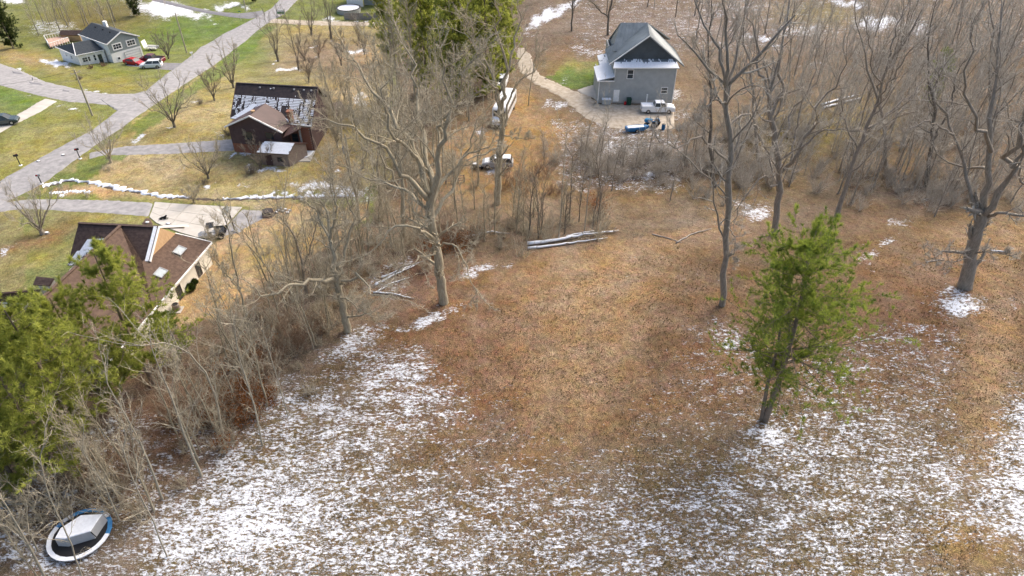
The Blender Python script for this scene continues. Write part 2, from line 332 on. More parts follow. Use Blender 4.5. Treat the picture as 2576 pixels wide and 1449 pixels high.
snow = np.maximum(snow, .58 * poly([(300, 1500), (520, 1180), (760, 980), (1100, 900), (1190, 1020), (900, 1180), (1150, 1260), (1300, 1500)])); snow = np.maximum(snow, .56 * poly([(1650, 1500), (1700, 1230), (2000, 1050), (2250, 1030), (2350, 1180), (2600, 1050), (3500, 1200), (3700, 1700), (1650, 1700)]))
snow = np.maximum(snow, .44 * poly([(1980, 900), (2250, 800), (2440, 830), (2400, 1120), (2000, 1100)])); snow = np.maximum(snow, .40 * poly([(1640, 900), (1850, 800), (1960, 900), (1900, 1060), (1650, 1060)]))
snow = np.maximum(snow, .66 * poly([(2440, 1010), (2700, 960), (3000, 1150), (3600, 1500), (2480, 1400)]))
sb = snow.copy()
for _ in range(14): sb = (np.roll(sb, 1, 0) + np.roll(sb, -1, 0) + 2 * sb) / 4; sb = (np.roll(sb, 1, 1) + np.roll(sb, -1, 1) + 2 * sb) / 4
wb = S(820, 960, V0) * (1 - .7 * blob(1930, 1090, 90, 50)); snow = snow * (1 - wb) + sb * wb
snow = np.maximum(snow, .36 * S(190, 120, V0) * S(1360, 1480, U0)) if False else np.maximum(snow, .37 * (1 - S(110, 190, V0)) * S(1360, 1480, U0))
snow = np.maximum(snow, .50 * poly([(60, 1180), (330, 1020), (520, 1060), (360, 1300), (100, 1400), (-50, 1300)])); snow = np.maximum(snow, .46 * poly([(1400, 300), (1700, 330), (1720, 480), (1400, 470)]))
snow *= 1 - .9 * blob(1430, 850, 210, 150); snow *= 1 - .6 * blob(1480, 1010, 120, 130); snow *= 1 - .8 * blob(2480, 960, 50, 190, 6)
snow *= 1 - .55 * blob(2460, 1400, 120, 50)
base *= .80
me = np_mesh('ground', np.stack([X, Y, Z], -1).reshape(-1, 3), (lambda i: np.stack([i[:-1, :-1], i[:-1, 1:], i[1:, 1:], i[1:, :-1]], -1).reshape(-1, 4))(np.arange(X.size).reshape(X.shape)), mat('ground_cover', (.2, .15, .08), .95, 0), True)
ca = me.color_attributes.new('zone', 'FLOAT_COLOR', 'POINT'); ca.data.foreach_set('color', np.concatenate([base.reshape(-1, 3), np.ones((X.size, 1))], 1).astype(np.float32).ravel())
fa = me.attributes.new('snow', 'FLOAT', 'POINT'); fa.data.foreach_set('value', snow.astype(np.float32).ravel())
tag(link('ground', me), kind='structure')
gm = MATS['ground_cover']; n = gm.node_tree; N = n.nodes; Lk = n.links; bs = N['Principled BSDF']; bs.inputs['Specular IOR Level'].default_value = .15
def nod(t, **k):
    x = N.new(t)
    for a, b in k.items(): setattr(x, a, b)
    return x
def noi(scale, det, stretch=(1, 1, 1), rough=.65, dist=0):
    mp = nod('ShaderNodeMapping'); mp.inputs['Scale'].default_value = stretch; Lk.new(tc.outputs['Object'], mp.inputs[0])
    x = nod('ShaderNodeTexNoise'); x.inputs['Scale'].default_value = scale; x.inputs['Detail'].default_value = det; x.inputs['Roughness'].default_value = rough; x.inputs['Distortion'].default_value = dist
    Lk.new(mp.outputs[0], x.inputs['Vector']); return x.outputs['Fac']
def mth(op, a, b=None, c=None):
    x = nod('ShaderNodeMath', operation=op)
    for i, q in enumerate([a, b, c]):
        if q is None: continue
        if isinstance(q, (int, float)): x.inputs[i].default_value = q
        else: Lk.new(q, x.inputs[i])
    return x.outputs[0]
def rng_(x, a, b, c, d):
    r = nod('ShaderNodeMapRange'); Lk.new(x, r.inputs[0])
    for i, q in enumerate([a, b, c, d]): r.inputs[i + 1].default_value = q
    return r.outputs[0]
tc = nod('ShaderNodeTexCoord'); az = nod('ShaderNodeAttribute', attribute_name='zone'); asn = nod('ShaderNodeAttribute', attribute_name='snow')
big = noi(.35, 4); mid = noi(2.2, 6, (1, .8, 1)); fine = noi(11, 5)
k = mth('MULTIPLY', rng_(big, .3, .7, .74, 1.26), rng_(mid, .3, .7, .66, 1.32)); k = mth('MULTIPLY', k, rng_(fine, .36, .64, .36, 1.7))
sc = nod('ShaderNodeVectorMath', operation='SCALE'); Lk.new(az.outputs['Color'], sc.inputs[0]); Lk.new(k, sc.inputs['Scale'])
hs = nod('ShaderNodeHueSaturation'); Lk.new(sc.outputs[0], hs.inputs['Color']); Lk.new(rng_(noi(1.1, 5), .3, .7, .475, .522), hs.inputs['Hue']); Lk.new(rng_(noi(.22, 6), .3, .7, .72, 1.15), hs.inputs['Saturation'])
sA = noi(2.5, 7, (1.0, 1.9, 1), .76, .5); sB = noi(.5, 3, (1, 2.0, 1)); sC = noi(6, 4, (1, 2, 1))
sv = mth('ADD', mth('MULTIPLY', sA, .68), mth('MULTIPLY', sB, .24)); sv = mth('ADD', sv, mth('MULTIPLY', sC, .08))
thr = rng_(asn.outputs['Fac'], 0, 1, .645, .385)
sm = mth('MULTIPLY', mth('SUBTRACT', sv, thr), 19); cl = nod('ShaderNodeClamp'); Lk.new(sm, cl.inputs[0])
mx = nod('ShaderNodeMix', data_type='RGBA'); Lk.new(cl.outputs[0], mx.inputs['Factor']); Lk.new(hs.outputs[0], mx.inputs[6]); mx.inputs[7].default_value = (.74, .77, .83, 1)
Lk.new(mx.outputs[2], bs.inputs['Base Color'])
bu = nod('ShaderNodeBump'); bu.inputs['Strength'].default_value = 1.0; bu.inputs['Distance'].default_value = .12
hh = mth('ADD', mth('ADD', mth('MULTIPLY', fine, .8), mid), mth('MULTIPLY', cl.outputs[0], .25)); Lk.new(hh, bu.inputs['Height']); Lk.new(bu.outputs[0], bs.inputs['Normal'])
# look-up of what grows where, for scattering things over the sheet
def zone_at(x, y):
    i = np.clip(np.searchsorted(rows, y), 0, len(rows) - 1); j = np.clip(((x / (rows[i] * 1.02 + 22) + 1) / 2 * (NC - 1)).astype(int), 0, NC - 1)
    return base[i, j], snow[i, j]

# ------------------------------------------------------------------ roads, drives and paths: sheets with their own thickness
def resample(pts, n):
    pts = np.array([[p[0], p[1]] for p in pts], float); d = np.concatenate([[0], np.cumsum(np.hypot(*np.diff(pts, axis=0).T))])
    s = np.linspace(0, d[-1], n); return np.stack([np.interp(s, d, pts[:, 0]), np.interp(s, d, pts[:, 1])], 1)
def sheet(name, left, right, m, lift, n=90, k=8, world=False, rag=0.12):
    if not world: left = [P(*p) for p in left]; right = [P(*p) for p in right]
    a = resample(left, n); b = resample(right, n); t = np.linspace(0, 1, k)[None, :, None]
    a = a + (np.stack([vnoise(np.arange(n) * .7, 3), vnoise(np.arange(n) * .7, 9)], 1) - .5) * rag * 2
    b = b + (np.stack([vnoise(np.arange(n) * .7, 13), vnoise(np.arange(n) * .7, 19)], 1) - .5) * rag * 2
    p = a[:, None] * (1 - t) + b[:, None] * t; z = ground(p[..., 0], p[..., 1]) + lift
    z[:, 0] -= lift + .05; z[:, -1] -= lift + .05; z[0] -= lift + .05; z[-1] -= lift + .05
    q = np.arange(n * k).reshape(n, k)
    q = np.stack([q[:-1, :-1], q[1:, :-1], q[1:, 1:], q[:-1, 1:]], -1).reshape(-1, 4)
    V3 = np.concatenate([p, z[..., None]], -1).reshape(-1, 3)
    e1 = V3[q[0, 1]] - V3[q[0, 0]]; e2 = V3[q[0, 3]] - V3[q[0, 0]]
    if np.cross(e1, e2)[2] < 0: q = q[:, ::-1]
    return tag(link(name, np_mesh(name, V3, q, m, True)), kind='structure')
sheet('road', [(-60, 492), (12, 446), (120, 385), (233, 326), (298, 276), (363, 231), (430, 176), (500, 120), (560, 85), (612, 60), (640, 46), (680, 22), (712, -10), (735, -30)],
      [(-60, 560), (0, 519), (120, 456), (208, 390), (303, 326), (383, 270), (450, 224), (525, 175), (590, 125), (648, 78), (670, 62), (715, 36), (760, -10), (775, -30)], M['asphalt'], .10, 170, 12)
sheet('side_road', [(-60, 152), (0, 158), (50, 175), (115, 205), (200, 225), (263, 235), (338, 235), (372, 226)], [(-60, 210), (0, 217), (100, 243), (175, 258), (235, 262), (275, 266), (300, 284), (352, 262)], M['asphalt'], .08, 110, 12)
sheet('far_road', [(380, -8), (430, 4), (480, 16), (538, 28), (600, 33), (644, 28), (665, 24)], [(380, 2), (430, 14), (480, 26), (525, 35), (580, 44), (625, 49), (665, 42)], M['dark_asphalt'], .13, 60, 5)
sheet('gravel_lane', [(668, 44), (760, 50), (860, 53), (962, 55)], [(662, 58), (760, 64), (860, 66), (962, 67)], M['gravel'], .07, 60, 5)
sheet('left_driveway', [(112, 246), (60, 277), (0, 312), (-40, 330)], [(150, 255), (100, 285), (45, 312), (-20, 348)], M['concrete'], .06, 40, 6)
sheet('dark_driveway', [(312, 158), (362, 150), (420, 157), (474, 158)], [(318, 166), (362, 172), (420, 177), (452, 180)], M['dark_asphalt'], .07, 40, 8)
sheet('middle_driveway', [(222, 384), (262, 376), (320, 366), (450, 358), (592, 348)], [(222, 402), (262, 391), (320, 392), (450, 388), (592, 381)], M['asphalt'], .06, 60, 8)
sheet('lower_driveway', [(10, 508), (72, 500), (170, 500), (273, 502), (390, 509)], [(-30, 538), (60, 527), (140, 531), (250, 537), (376, 546)], M['asphalt'], .07, 70, 9)
sheet('gravel_driveway', [(1300, 120), (1300, 150), (1306, 180), (1340, 208), (1409, 243), (1447, 278), (1477, 300), (1534, 323), (1600, 331), (1700, 326)],
      [(1318, 120), (1334, 140), (1345, 165), (1359, 188), (1400, 208), (1447, 228), (1485, 240), (1506, 260), (1600, 262), (1700, 262)], M['gravel'], .07, 120, 14, rag=.3)
sheet('house_apron', [(1447, 226), (1478, 214), (1502, 208)], [(1470, 240), (1490, 248), (1506, 262)], M['concrete'], .10, 20, 5)
for lf, rg in (([(28, 178), (56, 183)], [(32, 186), (62, 190)]), ([(68, 204), (104, 210)], [(76, 212), (112, 217)]), ([(158, 224), (178, 229)], [(156, 230), (174, 234)])): sheet('road_patch', lf, rg, M['dark_asphalt'], .115, 12, 6)
# concrete forecourt cast in slabs with open joints
pad = tag(bpy.data.objects.new('forecourt', None), kind='structure'); COL.objects.link(pad)
a = resample([P(390, 509), P(450, 514), P(560, 520), P(610, 522)], 6); b = resample([P(376, 547), P(402, 568), P(470, 592), P(533, 607)], 6)
ls = np.linspace(0, 1, 4)
for i in range(5):
    for j in range(3):
        q = [a[i] * (1 - ls[j]) + b[i] * ls[j], a[i + 1] * (1 - ls[j]) + b[i + 1] * ls[j], a[i + 1] * (1 - ls[j + 1]) + b[i + 1] * ls[j + 1], a[i] * (1 - ls[j + 1]) + b[i] * ls[j + 1]]
        c = sum(q) / 4; q = [c + (p - c) * (1 - .03 / np.linalg.norm(p - c) * 1.4) for p in q]
        zz = .10
        top = [(p[0], p[1], G(*p) + zz) for p in q]; bot = [(p[0], p[1], G(*p) - .3) for p in q]
        MB().hexa(bot[::-1], top[::-1]).build('concrete_slab', M['concrete'], pad)
sheet('asphalt_forecourt', [(610, 522), (655, 526), (695, 532)], [(535, 608), (590, 590), (640, 562)], M['asphalt'], .07, 30, 8)
sheet('planting_bed', [(368, 547), (378, 548)], [(352, 566), (388, 567)], M['mulch'], .12, 8, 6)
# ------------------------------------------------------------------ houses
V3 = Vector
def vz(p, z): return V3((p[0], p[1], z))
def wall(parent, p, q, z0, z1, m, t=.18, pitch=.22, name='wall', top=None):
    """upright wall p->q, seen from its right-hand side (outside is to the right of p->q ... set by winding)"""
    A, B = vz(p, z0), vz(q, z0); Cc, D = vz(q, z1), vz(p, z1)
    if top is not None:     # gable: extra apex point
        mb = MB(); n = (B - A).cross(D - A).normalized()
        mb.hexa([A - n * t, B - n * t, Cc - n * t, V3(top) - n * t, D - n * t], [A, B, Cc, V3(top), D])
        k = int((V3(top).z - z0) / pitch)
        for i in range(k):
            za, zb = z0 + i * pitch, z0 + (i + 1) * pitch
            def at(z):
                if z <= z1: return A.lerp(B, 0) + V3((0, 0, z - z0)), B + V3((0, 0, z - z0))
                s = (z - z1) / (top[2] - z1); return D.lerp(V3(top), s), Cc.lerp(V3(top), s)
            a0, a1 = at(za); b0, b1 = at(zb)
            mb.face([a0 + n * .025, a1 + n * .025, b1 + n * .004, b0 + n * .004]); mb.face([a0, a1, a1 + n * .025, a0 + n * .025])
        return mb.build(name, m, parent)
    return lapped(A, B, Cc, D, pitch, .025, t).build(name, m, parent)
def plainwall(parent, p, q, z0, z1, m, t=.2, name='wall'):
    A, B = vz(p, z0), vz(q, z0); n = (B - A).cross(V3((0, 0, 1))).normalized()
    return MB().hexa([A - n * t, B - n * t, B, A], [vz(p, z1) - n * t, vz(q, z1) - n * t, vz(q, z1), vz(p, z1)]).build(name, m, parent)
def roofp(parent, pts, m, pitch=.28, name='roof'):
    """pts: lower-left, lower-right, upper-right, upper-left (three points make a triangle)"""
    pts = [V3(p) for p in pts]
    if len(pts) == 3: pts = pts + [pts[2]]
    nz = (pts[1] - pts[0]).cross(pts[2] - pts[0]).z
    if nz < 0: pts = [pts[1], pts[0], pts[3], pts[2]]
    return lapped(*pts, pitch, .03, .16).build(name, m, parent)
def strip(parent, pts, w, h, m, name='fascia'):
    mb = MB()
    for a, b in zip(pts, pts[1:]): mb.bar(a, b, w, h)
    return mb.build(name, m, parent)
def window(parent, c, r, n, w, h, cols=1, rows_=2, fm='white_paint', gm='glass', name='window', fw=.09):
    c = V3(c); r = V3(r).normalized(); n = V3(n).normalized(); u = V3((0, 0, 1)) if abs(n.z) < .5 else n.cross(r).normalized()
    if abs(n.z) >= .5 and u.z < 0: u = -u
    mb = MB()
    def b(a0, a1, b0, b1, d):
        q = [c + r * a0 + u * b0, c + r * a1 + u * b0, c + r * a1 + u * b1, c + r * a0 + u * b1]
        mb.hexa([x - n * .03 for x in q], [x + n * d for x in q])
    b(-w / 2 - fw, -w / 2, -h / 2 - fw, h / 2 + fw, .07); b(w / 2, w / 2 + fw, -h / 2 - fw, h / 2 + fw, .07)
    b(-w / 2, w / 2, h / 2, h / 2 + fw, .07); b(-w / 2, w / 2, -h / 2 - fw, -h / 2, .09)
    for i in range(1, cols): x = -w / 2 + w * i / cols; b(x - .03, x + .03, -h / 2, h / 2, .05)
    for i in range(1, rows_): y = -h / 2 + h * i / rows_; b(-w / 2, w / 2, y - .03, y + .03, .045)
    o = mb.build(name, M[fm], parent)
    q = [c + r * a + u * bb + n * .025 for a, bb in ((-w / 2, -h / 2), (w / 2, -h / 2), (w / 2, h / 2), (-w / 2, h / 2))]
    MB().hexa([x - n * .02 for x in q], q).build('pane', M[gm], o); return o
def door(parent, c, r, n, w, h, m='white_paint'):
    c = V3(c); r = V3(r).normalized(); n = V3(n).normalized(); u = V3((0, 0, 1)); mb = MB()
    q = lambda a0, a1, b0, b1: [c + r * a0 + u * b0, c + r * a1 + u * b0, c + r * a1 + u * b1, c + r * a0 + u * b1]
    mb.hexa([x - n * .02 for x in q(-w / 2, w / 2, 0, h)], [x + n * .05 for x in q(-w / 2, w / 2, 0, h)])
    for y0, y1 in ((.15 * h, .45 * h), (.52 * h, .92 * h)):
        mb.hexa([x + n * .045 for x in q(-w * .33, w * .33, y0, y1)], [x + n * .075 for x in q(-w * .33, w * .33, y0, y1)])
    o = mb.build('door', M[m], parent)
    MB().hexa(*[[x + n * d for x in q(w * .36, w * .43, h * .46, h * .5)] for d in (.05, .12)]).build('handle', M['steel'], o); return o
def snowcap(parent, A, B, Cc, D, nu, nv, dens, t=.05, name='roof_snow', seed=1, hole=0.35, edge=None):
    """patchy snow lying on a roof face: many small lifted pieces, more of them where dens(s, t) is high"""
    A, B, Cc, D = map(V3, (A, B, Cc, D)); n = (B - A).cross(D - A).normalized(); r = np.random.default_rng(seed); mb = MB(); n = -n if n.z < 0 else n
    at = lambda s, tt_: A.lerp(B, s).lerp(D.lerp(Cc, s), tt_) + n * .035
    for j in range(nv):
        for i in range(nu):
            s, tv = (i + .5) / nu, (j + .5) / nv
            nn = .6 * float(vnoise(s * nu / 5. + seed, tv * nv / 2.5 + seed)) + .4 * r.random()
            if nn > dens(s, tv) : continue
            e = .5 / nu * 1.04; f = .5 / nv * (.62 if hole else 1.04); 
            q = [at(s - e, tv - f), at(s + e, tv - f), at(s + e, tv + f), at(s - e, tv + f)]
            mb.hexa(q, [x + n * t for x in q])
    return mb.build(name, M['snow'], parent, 'stuff')
def out(p, q): d = (V3(q) - V3(p)); return V3((d.y, -d.x, 0)).normalized()

# --- grey two-storey house beyond the gravel drive
g = G(21, 114)
h4 = empty('grey_house', (21, 118, g), 'grey sided two-storey house with grey metal roofs at the end of the gravel drive', 'house')
h4m = h4.matrix_basis.inverted()
class Rel:                                    # lets world points be given for parts of a thing whose base is elsewhere
    def __init__(s, o): s.o = o
def settle(root):                             # move children's meshes into the root's frame (once everything is built in world space)
    inv = Matrix.Translation(-root.location)
    seen = set()
    def rec(o):
        for ch in [x for x in COL.objects if x.parent == o]:
            if ch.location.length > 0: ch.location = inv @ ch.location
            elif ch.data and ch.data.name not in seen: seen.add(ch.data.name); ch.data.transform(inv)
            rec(ch)
    rec(root)
x0, x1, yf, yb = 17.5, 27.6, 114.0, 128.0; ze = g + 6.5
sd_ = M['grey_siding']
fl = wall(h4, (15.0, yf), (28.0, yf), g - .6, g + .55, M['concrete'], pitch=.4, name='foundation')
wall(h4, (x0, yf + .02), (27.9, yf + .02), g + .55, ze, sd_)
wall(h4, (15.0, yf + .03), (x0 - .003, yf + .03), g + .55, g + 4.1, sd_)
wall(h4, (27.9, yf + .02), (27.9, yb), g - .6, ze, sd_); wall(h4, (x0, yb), (x0, yf + .25), g + 4, ze, sd_); wall(h4, (15.0, yf + 8), (15.0, yf + .25), g - .6, g + 4.1, sd_)
wall(h4, (27.9, yb), (x0, yb), g - .6, ze, sd_)
ap = V3((22.9, 115.4, g + 11.2)); apb = V3((23.6, 122.0, g + 11.2)); mr, ml = M['metal_roof'], M['metal_roof_sunlit']
def seam(parent, pts, m, n=12, name='roof'):
    A, B, Cc, D = [V3(p) for p in (pts if len(pts) == 4 else list(pts) + [pts[2]])]; nn = (B - A).cross((D if (D - A).length > .1 else Cc) - A).normalized(); mb = MB()
    mb.hexa([p - nn * .15 for p in (A, B, Cc, D)], [A, B, Cc, D])
    for i in range(n + 1):
        p, q = A.lerp(B, i / n), D.lerp(Cc, i / n)
        if (p - q).length > .3: mb.bar(p + nn * .02, q + nn * .02, .04, .06)
    return mb.build(name, m, parent)
# skirt roof along the front eave with snow lying on it
seam(h4, [(x0 - .4, yf - .35, ze - .1), (28.2, yf - .35, ze - .1), (27.8, yf + 1.4, ze + .75), (x0, yf + 1.4, ze + .75)], mr, 22)
snowcap(h4, (x0 - .4, yf - .38, ze - .12), (28.2, yf - .38, ze - .12), (27.8, yf + 1.4, ze + .75), (x0, yf + 1.4, ze + .75), 60, 6, lambda s, t: 1.2 if t < .55 else (.75 if t < .7 else .35), hole=0)
# front gable face under the roof, same metal, with its shade painted in as a darker colour
MB().hexa([(x0, yf + 1.42, ze + .75), (27.7, yf + 1.42, ze + .75), ap], [(x0, yf + 1.6, ze + .75), (27.7, yf + 1.6, ze + .75), ap + V3((0, .18, 0))]).build('gable', mat('shaded_metal', (.075, .09, .10), .6, .15, 1), h4)
seam(h4, [(x0 - .9, yf + 8.4, ze + .05), (x0 - .9, yf + 1.0, ze + .05), ap + V3((0, -.35, .05)), apb + V3((0, 0, .05))], mr, 12)
seam(h4, [(29.4, yf + 1.0, ze - .3), (29.4, yf + 9, ze - .3), apb + V3((0, 0, .05)), ap + V3((0, -.35, .05))], ml, 12)  # right slope: lighter copy of the metal paints the sun on it
seam(h4, [(x0 - .2, 118.2, ze + 1.2), (23.2, 118.2, ze + 1.2), apb + V3((0, .3, .03)), (19.0, 122.4, g + 11.2)], mr, 8)
seam(h4, [(29.4, 128.3, ze), (18.0, 128.3, ze), (19.0, 122.4, g + 11.2), apb + V3((0, .35, .02))], mr, 12)
MB().hexa([(18.2, 118.3, ze - .3), (18.2, 128.2, ze - .3), (19.0, 122.5, g + 11.1)], [(18.5, 118.3, ze - .3), (18.5, 128.2, ze - .3), (19.3, 122.5, g + 11.1)]).build('gable', sd_, h4)
strip(h4, [(x0 - .95, yf + .95, ze + .02), ap + V3((0, -.4, .1))], .12, .16, M['white_paint'], 'fascia')
strip(h4, [(x0 - .4, yf - .42, ze - .1), (28.25, yf - .42, ze - .1)], .1, .16, M['white_paint'], 'gutter')
# low side wing with a snowy roof
seam(h4, [(14.6, yf + 6.4, g + 4.1), (14.6, yf - .3, g + 4.1), (x0 - .02, yf - .3, g + 4.75), (x0 - .02, yf + 6.4, g + 4.75)], mr, 8)
snowcap(h4, (14.6, yf + 6.4, g + 4.12), (14.6, yf - .3, g + 4.12), (x0 - .02, yf - .3, g + 4.77), (x0 - .02, yf + 6.4, g + 4.77), 26, 10, lambda s, t: .95, seed=4, hole=0)
wall(h4, (16.0, yf + 11), (16.0, yf + 6.4), g - .4, g + 4.3, sd_); seam(h4, [(15.7, yf + 11.5, g + 4.3), (15.7, yf + 6.2, g + 4.3), (x0 - .02, yf + 6.2, g + 4.8), (x0 - .02, yf + 11.5, g + 4.8)], mr, 6)
snowcap(h4, (15.7, yf + 11.5, g + 4.32), (15.7, yf + 6.2, g + 4.32), (x0 - .02, yf + 6.2, g + 4.82), (x0 - .02, yf + 11.5, g + 4.82), 18, 8, lambda s, t: .72, seed=8, hole=0)
strip(h4, [(14.55, yf - .36, g + 4.1), (x0, yf - .36, g + 4.1)], .1, .18, M['white_paint'], 'gutter')
strip(h4, [(14.98, yf - .08, g + .1), (14.98, yf - .08, g + 4.1)], .12, .12, M['white_paint'], 'corner_board'); strip(h4, [(x0, yf - .06, g + 4.6), (x0, yf - .06, ze - .1)], .12, .1, M['white_paint'], 'corner_board')
strip(h4, [(27.92, yf - .06, g + .1), (27.92, yf - .06, ze - .1)], .12, .1, M['white_paint'], 'corner_board')
F0 = V3((1, 0, 0)); NF = V3((0, -1, 0))
window(h4, (20.15, yf, g + 5.2), F0, NF, .95, 1.45); window(h4, (26.3, yf, g + 2.35), F0, NF, 1.0, .95)
door(h4, (18.1, yf - .02, g + .35), F0, NF, 1.0, 2.1)
MB().tube([(25.3, 116.5, ze + 1), (25.3, 116.5, ze + 2.1)], .09).build('vent_pipe', M['white_paint'], h4)
settle(h4)

# --- dark brown house with the snow-rowed roof
g = -2.0
h2 = empty('brown_house', (-38, 99, g), 'dark brown house whose black roof is dusted with rows of snow', 'house')
L, R_, AP = V3((-42.9, 95.1, g + 4.2)), V3((-33.7, 93.1, g + 4.2)), V3((-38.25, 93.7, g + 6.55)); BK = V3((-37.2, 98.3, g + 6.55)); ax = (BK - AP)
bs_ = M['brown_siding']
WL, WR = V3((-42.5, 95.4, 0)), V3((-34.2, 93.6, 0)); dw = (WR - WL).normalized()
wall(h2, WL, WR, g + 1.5, g + 4.15, bs_, top=V3(((WL.x + WR.x) / 2, (WL.y + WR.y) / 2, g + 6.3)))
plainwall(h2, WL + dw * .02, WR, g - .8, g + 1.5, M['red_brick'], name='brick_wall')
WLb = WL + V3((.9, 5.0, 0)); wall(h2, WLb, WL, g - .5, g + 4.15, bs_)
WRb = WR + V3((.9, 4.2, 0)); wall(h2, WR, WRb, g - .5, g + 4.1, bs_)
mm = M['maroon_metal']
Lb, Rb = V3((-41.6, 101.0, g + 4.2)), V3((-32.9, 97.0, g + 4.2))
roofp(h2, [Lb, L, AP, BK], mm, 5); roofp(h2, [R_, V3((-32.8, 97.2, g + 4.2)), BK, AP], mm, 5)
strip(h2, [L + V3((0, -.06, .02)), AP + V3((0, -.06, .02)), R_ + V3((0, -.06, .02))], .14, .2, M['white_paint'])
# main roof, courses of black shingles, snow caught on the courses
EL, ER = V3((-42.9, 97.9, g + 4.3)), V3((-29.9, 95.2, g + 4.3)); RL, RR = V3((-42.7, 102.9, g + 7.9)), V3((-29.7, 101.1, g + 7.9)); BL, BR = V3((-42.6, 106.9, g + 4.9)), V3((-29.6, 105.1, g + 4.9))
roofp(h2, [EL, ER, RR, RL], M['black_shingle'], .25); roofp(h2, [BR, BL, RL, RR], M['black_shingle'], .25)
def dz(s, t):
    if t > .68: return .07
    if s < .1: return .34
    v = .66 if t > .38 else .56
    if .60 < s < .70 and t < .45: v = .1
    if abs((s * 7.3) % 1 - .5) > .42: v -= .3
    return v
snowcap(h2, EL, ER, RR, RL, 150, 24, dz, .03, seed=3)
def pil(parent, pts, dens, nu=16, nv=10, seed=5): return snowcap(parent, *pts, nu, nv, dens, .05, seed=seed, hole=0)
on = lambda s, t: EL.lerp(ER, s).lerp(RL.lerp(RR, s), t)
pil(h2, [on(.0, .0), on(.13, .0), on(.30, .42), on(.26, .46)], lambda s, t: .9); pil(h2, [on(.63, .02), on(.78, .02), on(.60, .22), on(.54, .30)], lambda s, t: .8)
pil(h2, [on(.30, .40), on(.40, .42), on(.48, .3), on(.42, .5)], lambda s, t: .85)
strip(h2, [RL + V3((0, 0, .04)), RR + V3((0, 0, .04))], .3, .1, M['black_shingle'], 'ridge_cap')
strip(h2, [EL, RL], .1, .2, M['maroon_metal']); strip(h2, [ER + V3((.05, 0, 0)), RR + V3((.05, 0, 0))], .1, .22, M['maroon_metal']); strip(h2, [on(.72, 0) + V3((0, -.08, 0)), ER + V3((0, -.08, 0))], .1, .14, M['white_paint'], 'gutter')
wall(h2, BL + V3((.4, -.4, 0)), EL + V3((.4, .3, 0)), g - .5, g + 4.2, bs_, top=V3((-42.3, 102.9, g + 7.7))); wall(h2, ER + V3((-.4, .4, 0)), BR + V3((-.4, -.4, 0)), g - .5, g + 4.2, bs_, top=V3((-30.1, 101.1, g + 7.7)))
MB().box(-33.5, -32.8, 96.0, 96.7, g + 4, g + 6.1).box(-33.6, -32.7, 95.9, 96.8, g + 6.1, g + 6.25).build('chimney', M['red_brick'], h2)
# porch corner: small side gable, brick front wall, pale post
PW, PE = V3((-34.0, 95.9, 0)), V3((-30.3, 95.6, 0))
brk = plainwall(h2, PW, PE, g - .6, g + 4.1, M['brick_mortar'], name='brick_wall')
bm_ = MB().box(0, .36, -.05, .0, 0, .15).mesh('brick', M['red_brick'])
for j in range(22):
    for i in range(10):
        if len([1]) and (.9 < i * .38 < 0 or False): continue
        o = link('brick', bm_, h2); dd = (PE - PW).normalized(); q = PW + dd * (i * .38 + (.19 if j % 2 else 0)); 
        if (q - PW).length + .36 > (PE - PW).length: COL.objects.unlink(o); bpy.data.objects.remove(o); continue
        o.location = (q.x, q.y, g - .3 + j * .19); o.rotation_euler = (0, 0, math.atan2(dd.y, dd.x))
window(h2, (-32.9, 95.7, g + 2.2), (1, -.08, 0), (0, -1, 0), .8, 1.2, fm='brown_siding')
strip(h2, [(-31.9, 95.3, g - .3), (-31.9, 95.3, g + 4.1)], .5, .14, M['sky_glass'], 'downpipe_panel')
roofp(h2, [V3((-33.8, 93.2, g + 3.4)), V3((-31.4, 94.6, g + 4.2)), V3((-31.9, 96.2, g + 4.5)), V3((-33.3, 96.2, g + 4.5))], mm, 5)
window(h2, WL + dw * 3.1 + V3((0, 0, g + 3.0)), dw, (dw.y, -dw.x, 0), 1.3, 1.2, fm='maroon_metal', rows_=1)
window(h2, WL + dw * 6.6 + V3((0, 0, g + 3.3)), dw, (dw.y, -dw.x, 0), 1.2, 1.0, fm='maroon_metal', rows_=1)
MB().tube([(-38.3, 95.6, g + 6.3), (-38.3, 95.6, g + 6.6)], .3, 10).build('roof_vent', M['plywood'], h2)
for s in (.3, .47, .72, .84, .93): MB().box(*[c for c in ((on(s, .9).x - .12), on(s, .9).x + .12, on(s, .9).y - .15, on(s, .9).y + .15, on(s, .9).z, on(s, .9).z + .16)]).build('roof_vent', M['grey_plastic'], h2)
snowcap(h2, (-33.9, 92.2, g + .12), (-30.6, 93.4, g + .12), (-30.3, 95.3, g + .12), (-33.8, 95.5, g + .12), 14, 8, lambda s, t: .9, name='porch_snow', seed=6, hole=0)
MB().box(-34.2, -30.2, 92.1, 95.6, g - .6, g + .1).build('porch', M['concrete'], h2)
settle(h2)
t = empty('patio_grill', (-33.1, 93.3, g + .1), 'round grey covered grill on the brown house porch', 'grill')
MB().tube([(0, 0, 0), (0, 0, .9), (0, 0, 1.05)], [.42, .5, .3], 10).build('cover', M['grey_tarp'], t); MB().bar((-.5, 0, .1), (-.5, 0, .8), .06).build('handle', M['steel'], t)
